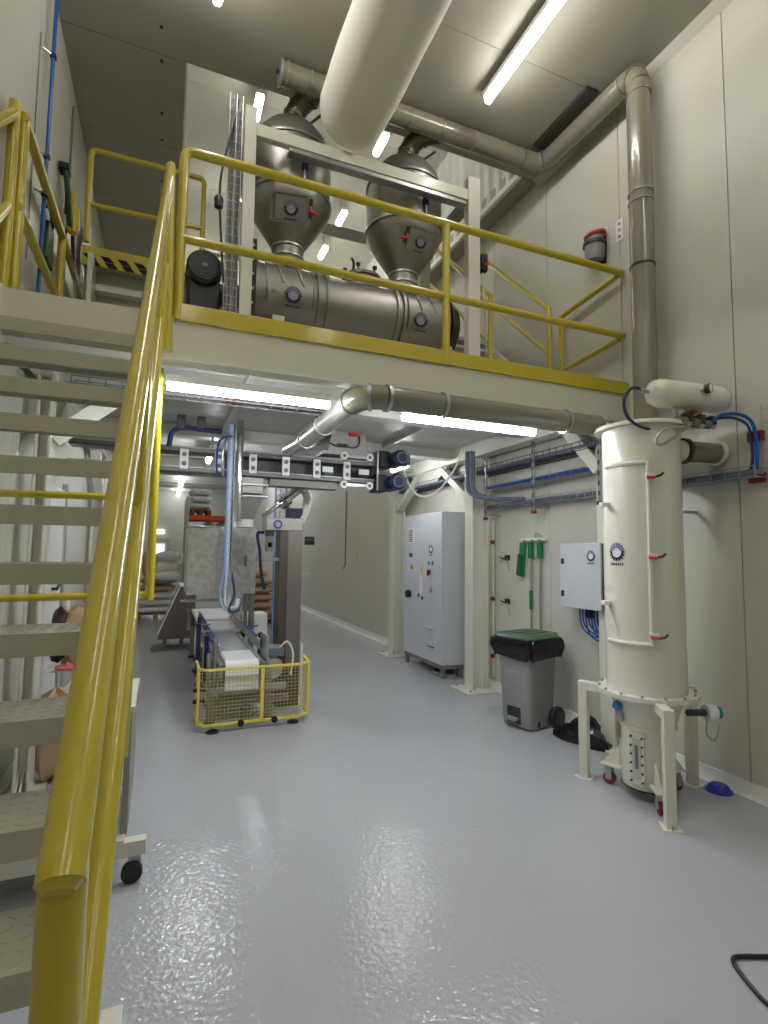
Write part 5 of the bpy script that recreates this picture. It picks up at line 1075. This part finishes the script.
MB().prism([(-0.11,0.0),(0.11,0.0),(0.09,0.30),(-0.09,0.30)], (-0.905, 4.50, 3.72), (0,1,0), (0,0,1), 0.03).build('pan', mat('deep_green', (14, 66, 40), 0.45), t, bevel=0.01, smooth=False); rod('handle', wavy([(-0.89, 4.52, 4.0), (-0.885, 4.56, 4.10), (-0.89, 4.47, 4.15), (-0.91, 4.42, 4.13)], 12), 0.02, BLACK, t, 8)
t = thing('broom', 'broom with a white pole leaning on the left wall behind the deck rail', 'cleaning tool', (-0.8, 5.6, ZM))
rod('pole', [(-0.87, 5.35, 4.35), (-0.80, 5.62, ZM+0.0)], 0.012, WHITE, t, 8); rod('grip', [(-0.874, 5.33, 4.42), (-0.865, 5.37, 4.2)], 0.018, BLACK, t, 8)
mb = MB(); rnd = random.Random(5); vs = []
for j in range(9):
    for i in range(8):
        vs.append((-0.86+0.02*math.sin(i*1.7+j), 5.85+0.06*i+0.02*math.sin(j*0.8), 5.05-0.11*j-0.02*i+0.01*rnd.random()))
mb.add(vs, [(j*8+i, j*8+i+1, (j+1)*8+i+1, (j+1)*8+i) for j in range(8) for i in range(7)])
o = mb.build('plastic_sheet', SHEET); m_ = o.modifiers.new('solid', 'SOLIDIFY'); m_.thickness = 0.006; tag(o, 'white plastic sheet hanging on the left wall behind the platform post', 'sheet')
# door and panel on the left wall below the mezzanine
d = thing('door_2', 'white flush door in the left wall seen between the treads', 'door', (XL, 5.4, 0)); d['kind'] = 'structure'; del d['category']
boxo('door_leaf', (XL, XL+0.03, 5.05, 5.85, 0.0, 2.15), WHITE, d); boxo('door_frame', (XL, XL+0.045, 5.85, 5.93, 0.0, 2.22), GALV, d); boxo('door_frame', (XL, XL+0.045, 4.97, 5.05, 0.0, 2.22), GALV, d)
rod('handle', [(XL+0.03, 5.42, 1.25), (XL+0.07, 5.42, 1.25), (XL+0.07, 5.56, 1.29)], 0.012, BLACK, d, 8)
# sacks behind the stairs
o = sack('paper_sack', (-0.66, 4.42, 0), (0.22, 0.36, 0.62), KRAFT, 0.2, 101); tag(o, 'tall brown paper sack on the floor behind the stairs', 'sack', 'sacks behind the stairs')
t = thing('waste_stand', 'bag stand with brown paper and dark items behind the stairs', 'stand', (-0.66, 4.9, 0))
rod('post', [(-0.70, 4.95, 0), (-0.70, 4.95, 1.2)], 0.02, WHITE, t, 10); boxo('shelf', (-0.8, -0.5, 4.75, 5.1, 0.66, 0.68), WHITE, t); boxo('base', (-0.8, -0.5, 4.8, 5.1, 0.0, 0.02), WHITE, t)
sack('paper_bag', (-0.60, 4.9, 0.68), (0.2, 0.3, 0.48), KRAFT, 0.1, 103, parent=t); sack('dark_bag', (-0.73, 4.88, 0.72), (0.12, 0.25, 0.42), mat('dark_brown', (52, 36, 30), 0.6), 0.1, 104, parent=t); sack('red_cloth', (-0.66, 4.76, 0.675), (0.14, 0.1, 0.04), mat('coral_cloth', (226, 110, 110), 0.8), 0.1, 105, parent=t)
# trolley under the stairs
t = thing('trolley', 'cream trolley with grey side panel and casters parked under the stairs', 'trolley', (-0.45, 3.2, 0))
boxo('frame', (-0.80, -0.02, 2.92, 2.98, 0.13, 0.20), CREAM, t); boxo('frame', (-0.80, -0.14, 3.5, 3.56, 0.13, 0.20), CREAM, t); boxo('deck', (-0.80, -0.12, 2.92, 3.56, 0.195, 0.215), CREAM, t)
boxo('side_panel', (-0.14, -0.11, 2.98, 3.56, 0.21, 0.80), mat('panel_grey', (150, 150, 142), 0.5), t); boxo('top_rim', (-0.15, -0.10, 2.95, 3.58, 0.80, 0.83), CREAM, t)
for xx in (-0.07, -0.74):
    for yy in ((2.95,) if xx > -0.5 else (2.95, 3.52)):
        k_ = boxo('caster_fork', (xx-0.03, xx+0.03, yy-0.005, yy+0.03, 0.07, 0.13), GALV, t); MB().cyl((xx-0.01, yy-0.025, 0.048), (xx-0.01, yy+0.02, 0.048), 0.048, n=20).build('wheel', BLACK, k_, bevel=0.006)
# tidy helper keys
for o in bpy.data.objects:
    if '_loc' in o: del o['_loc']
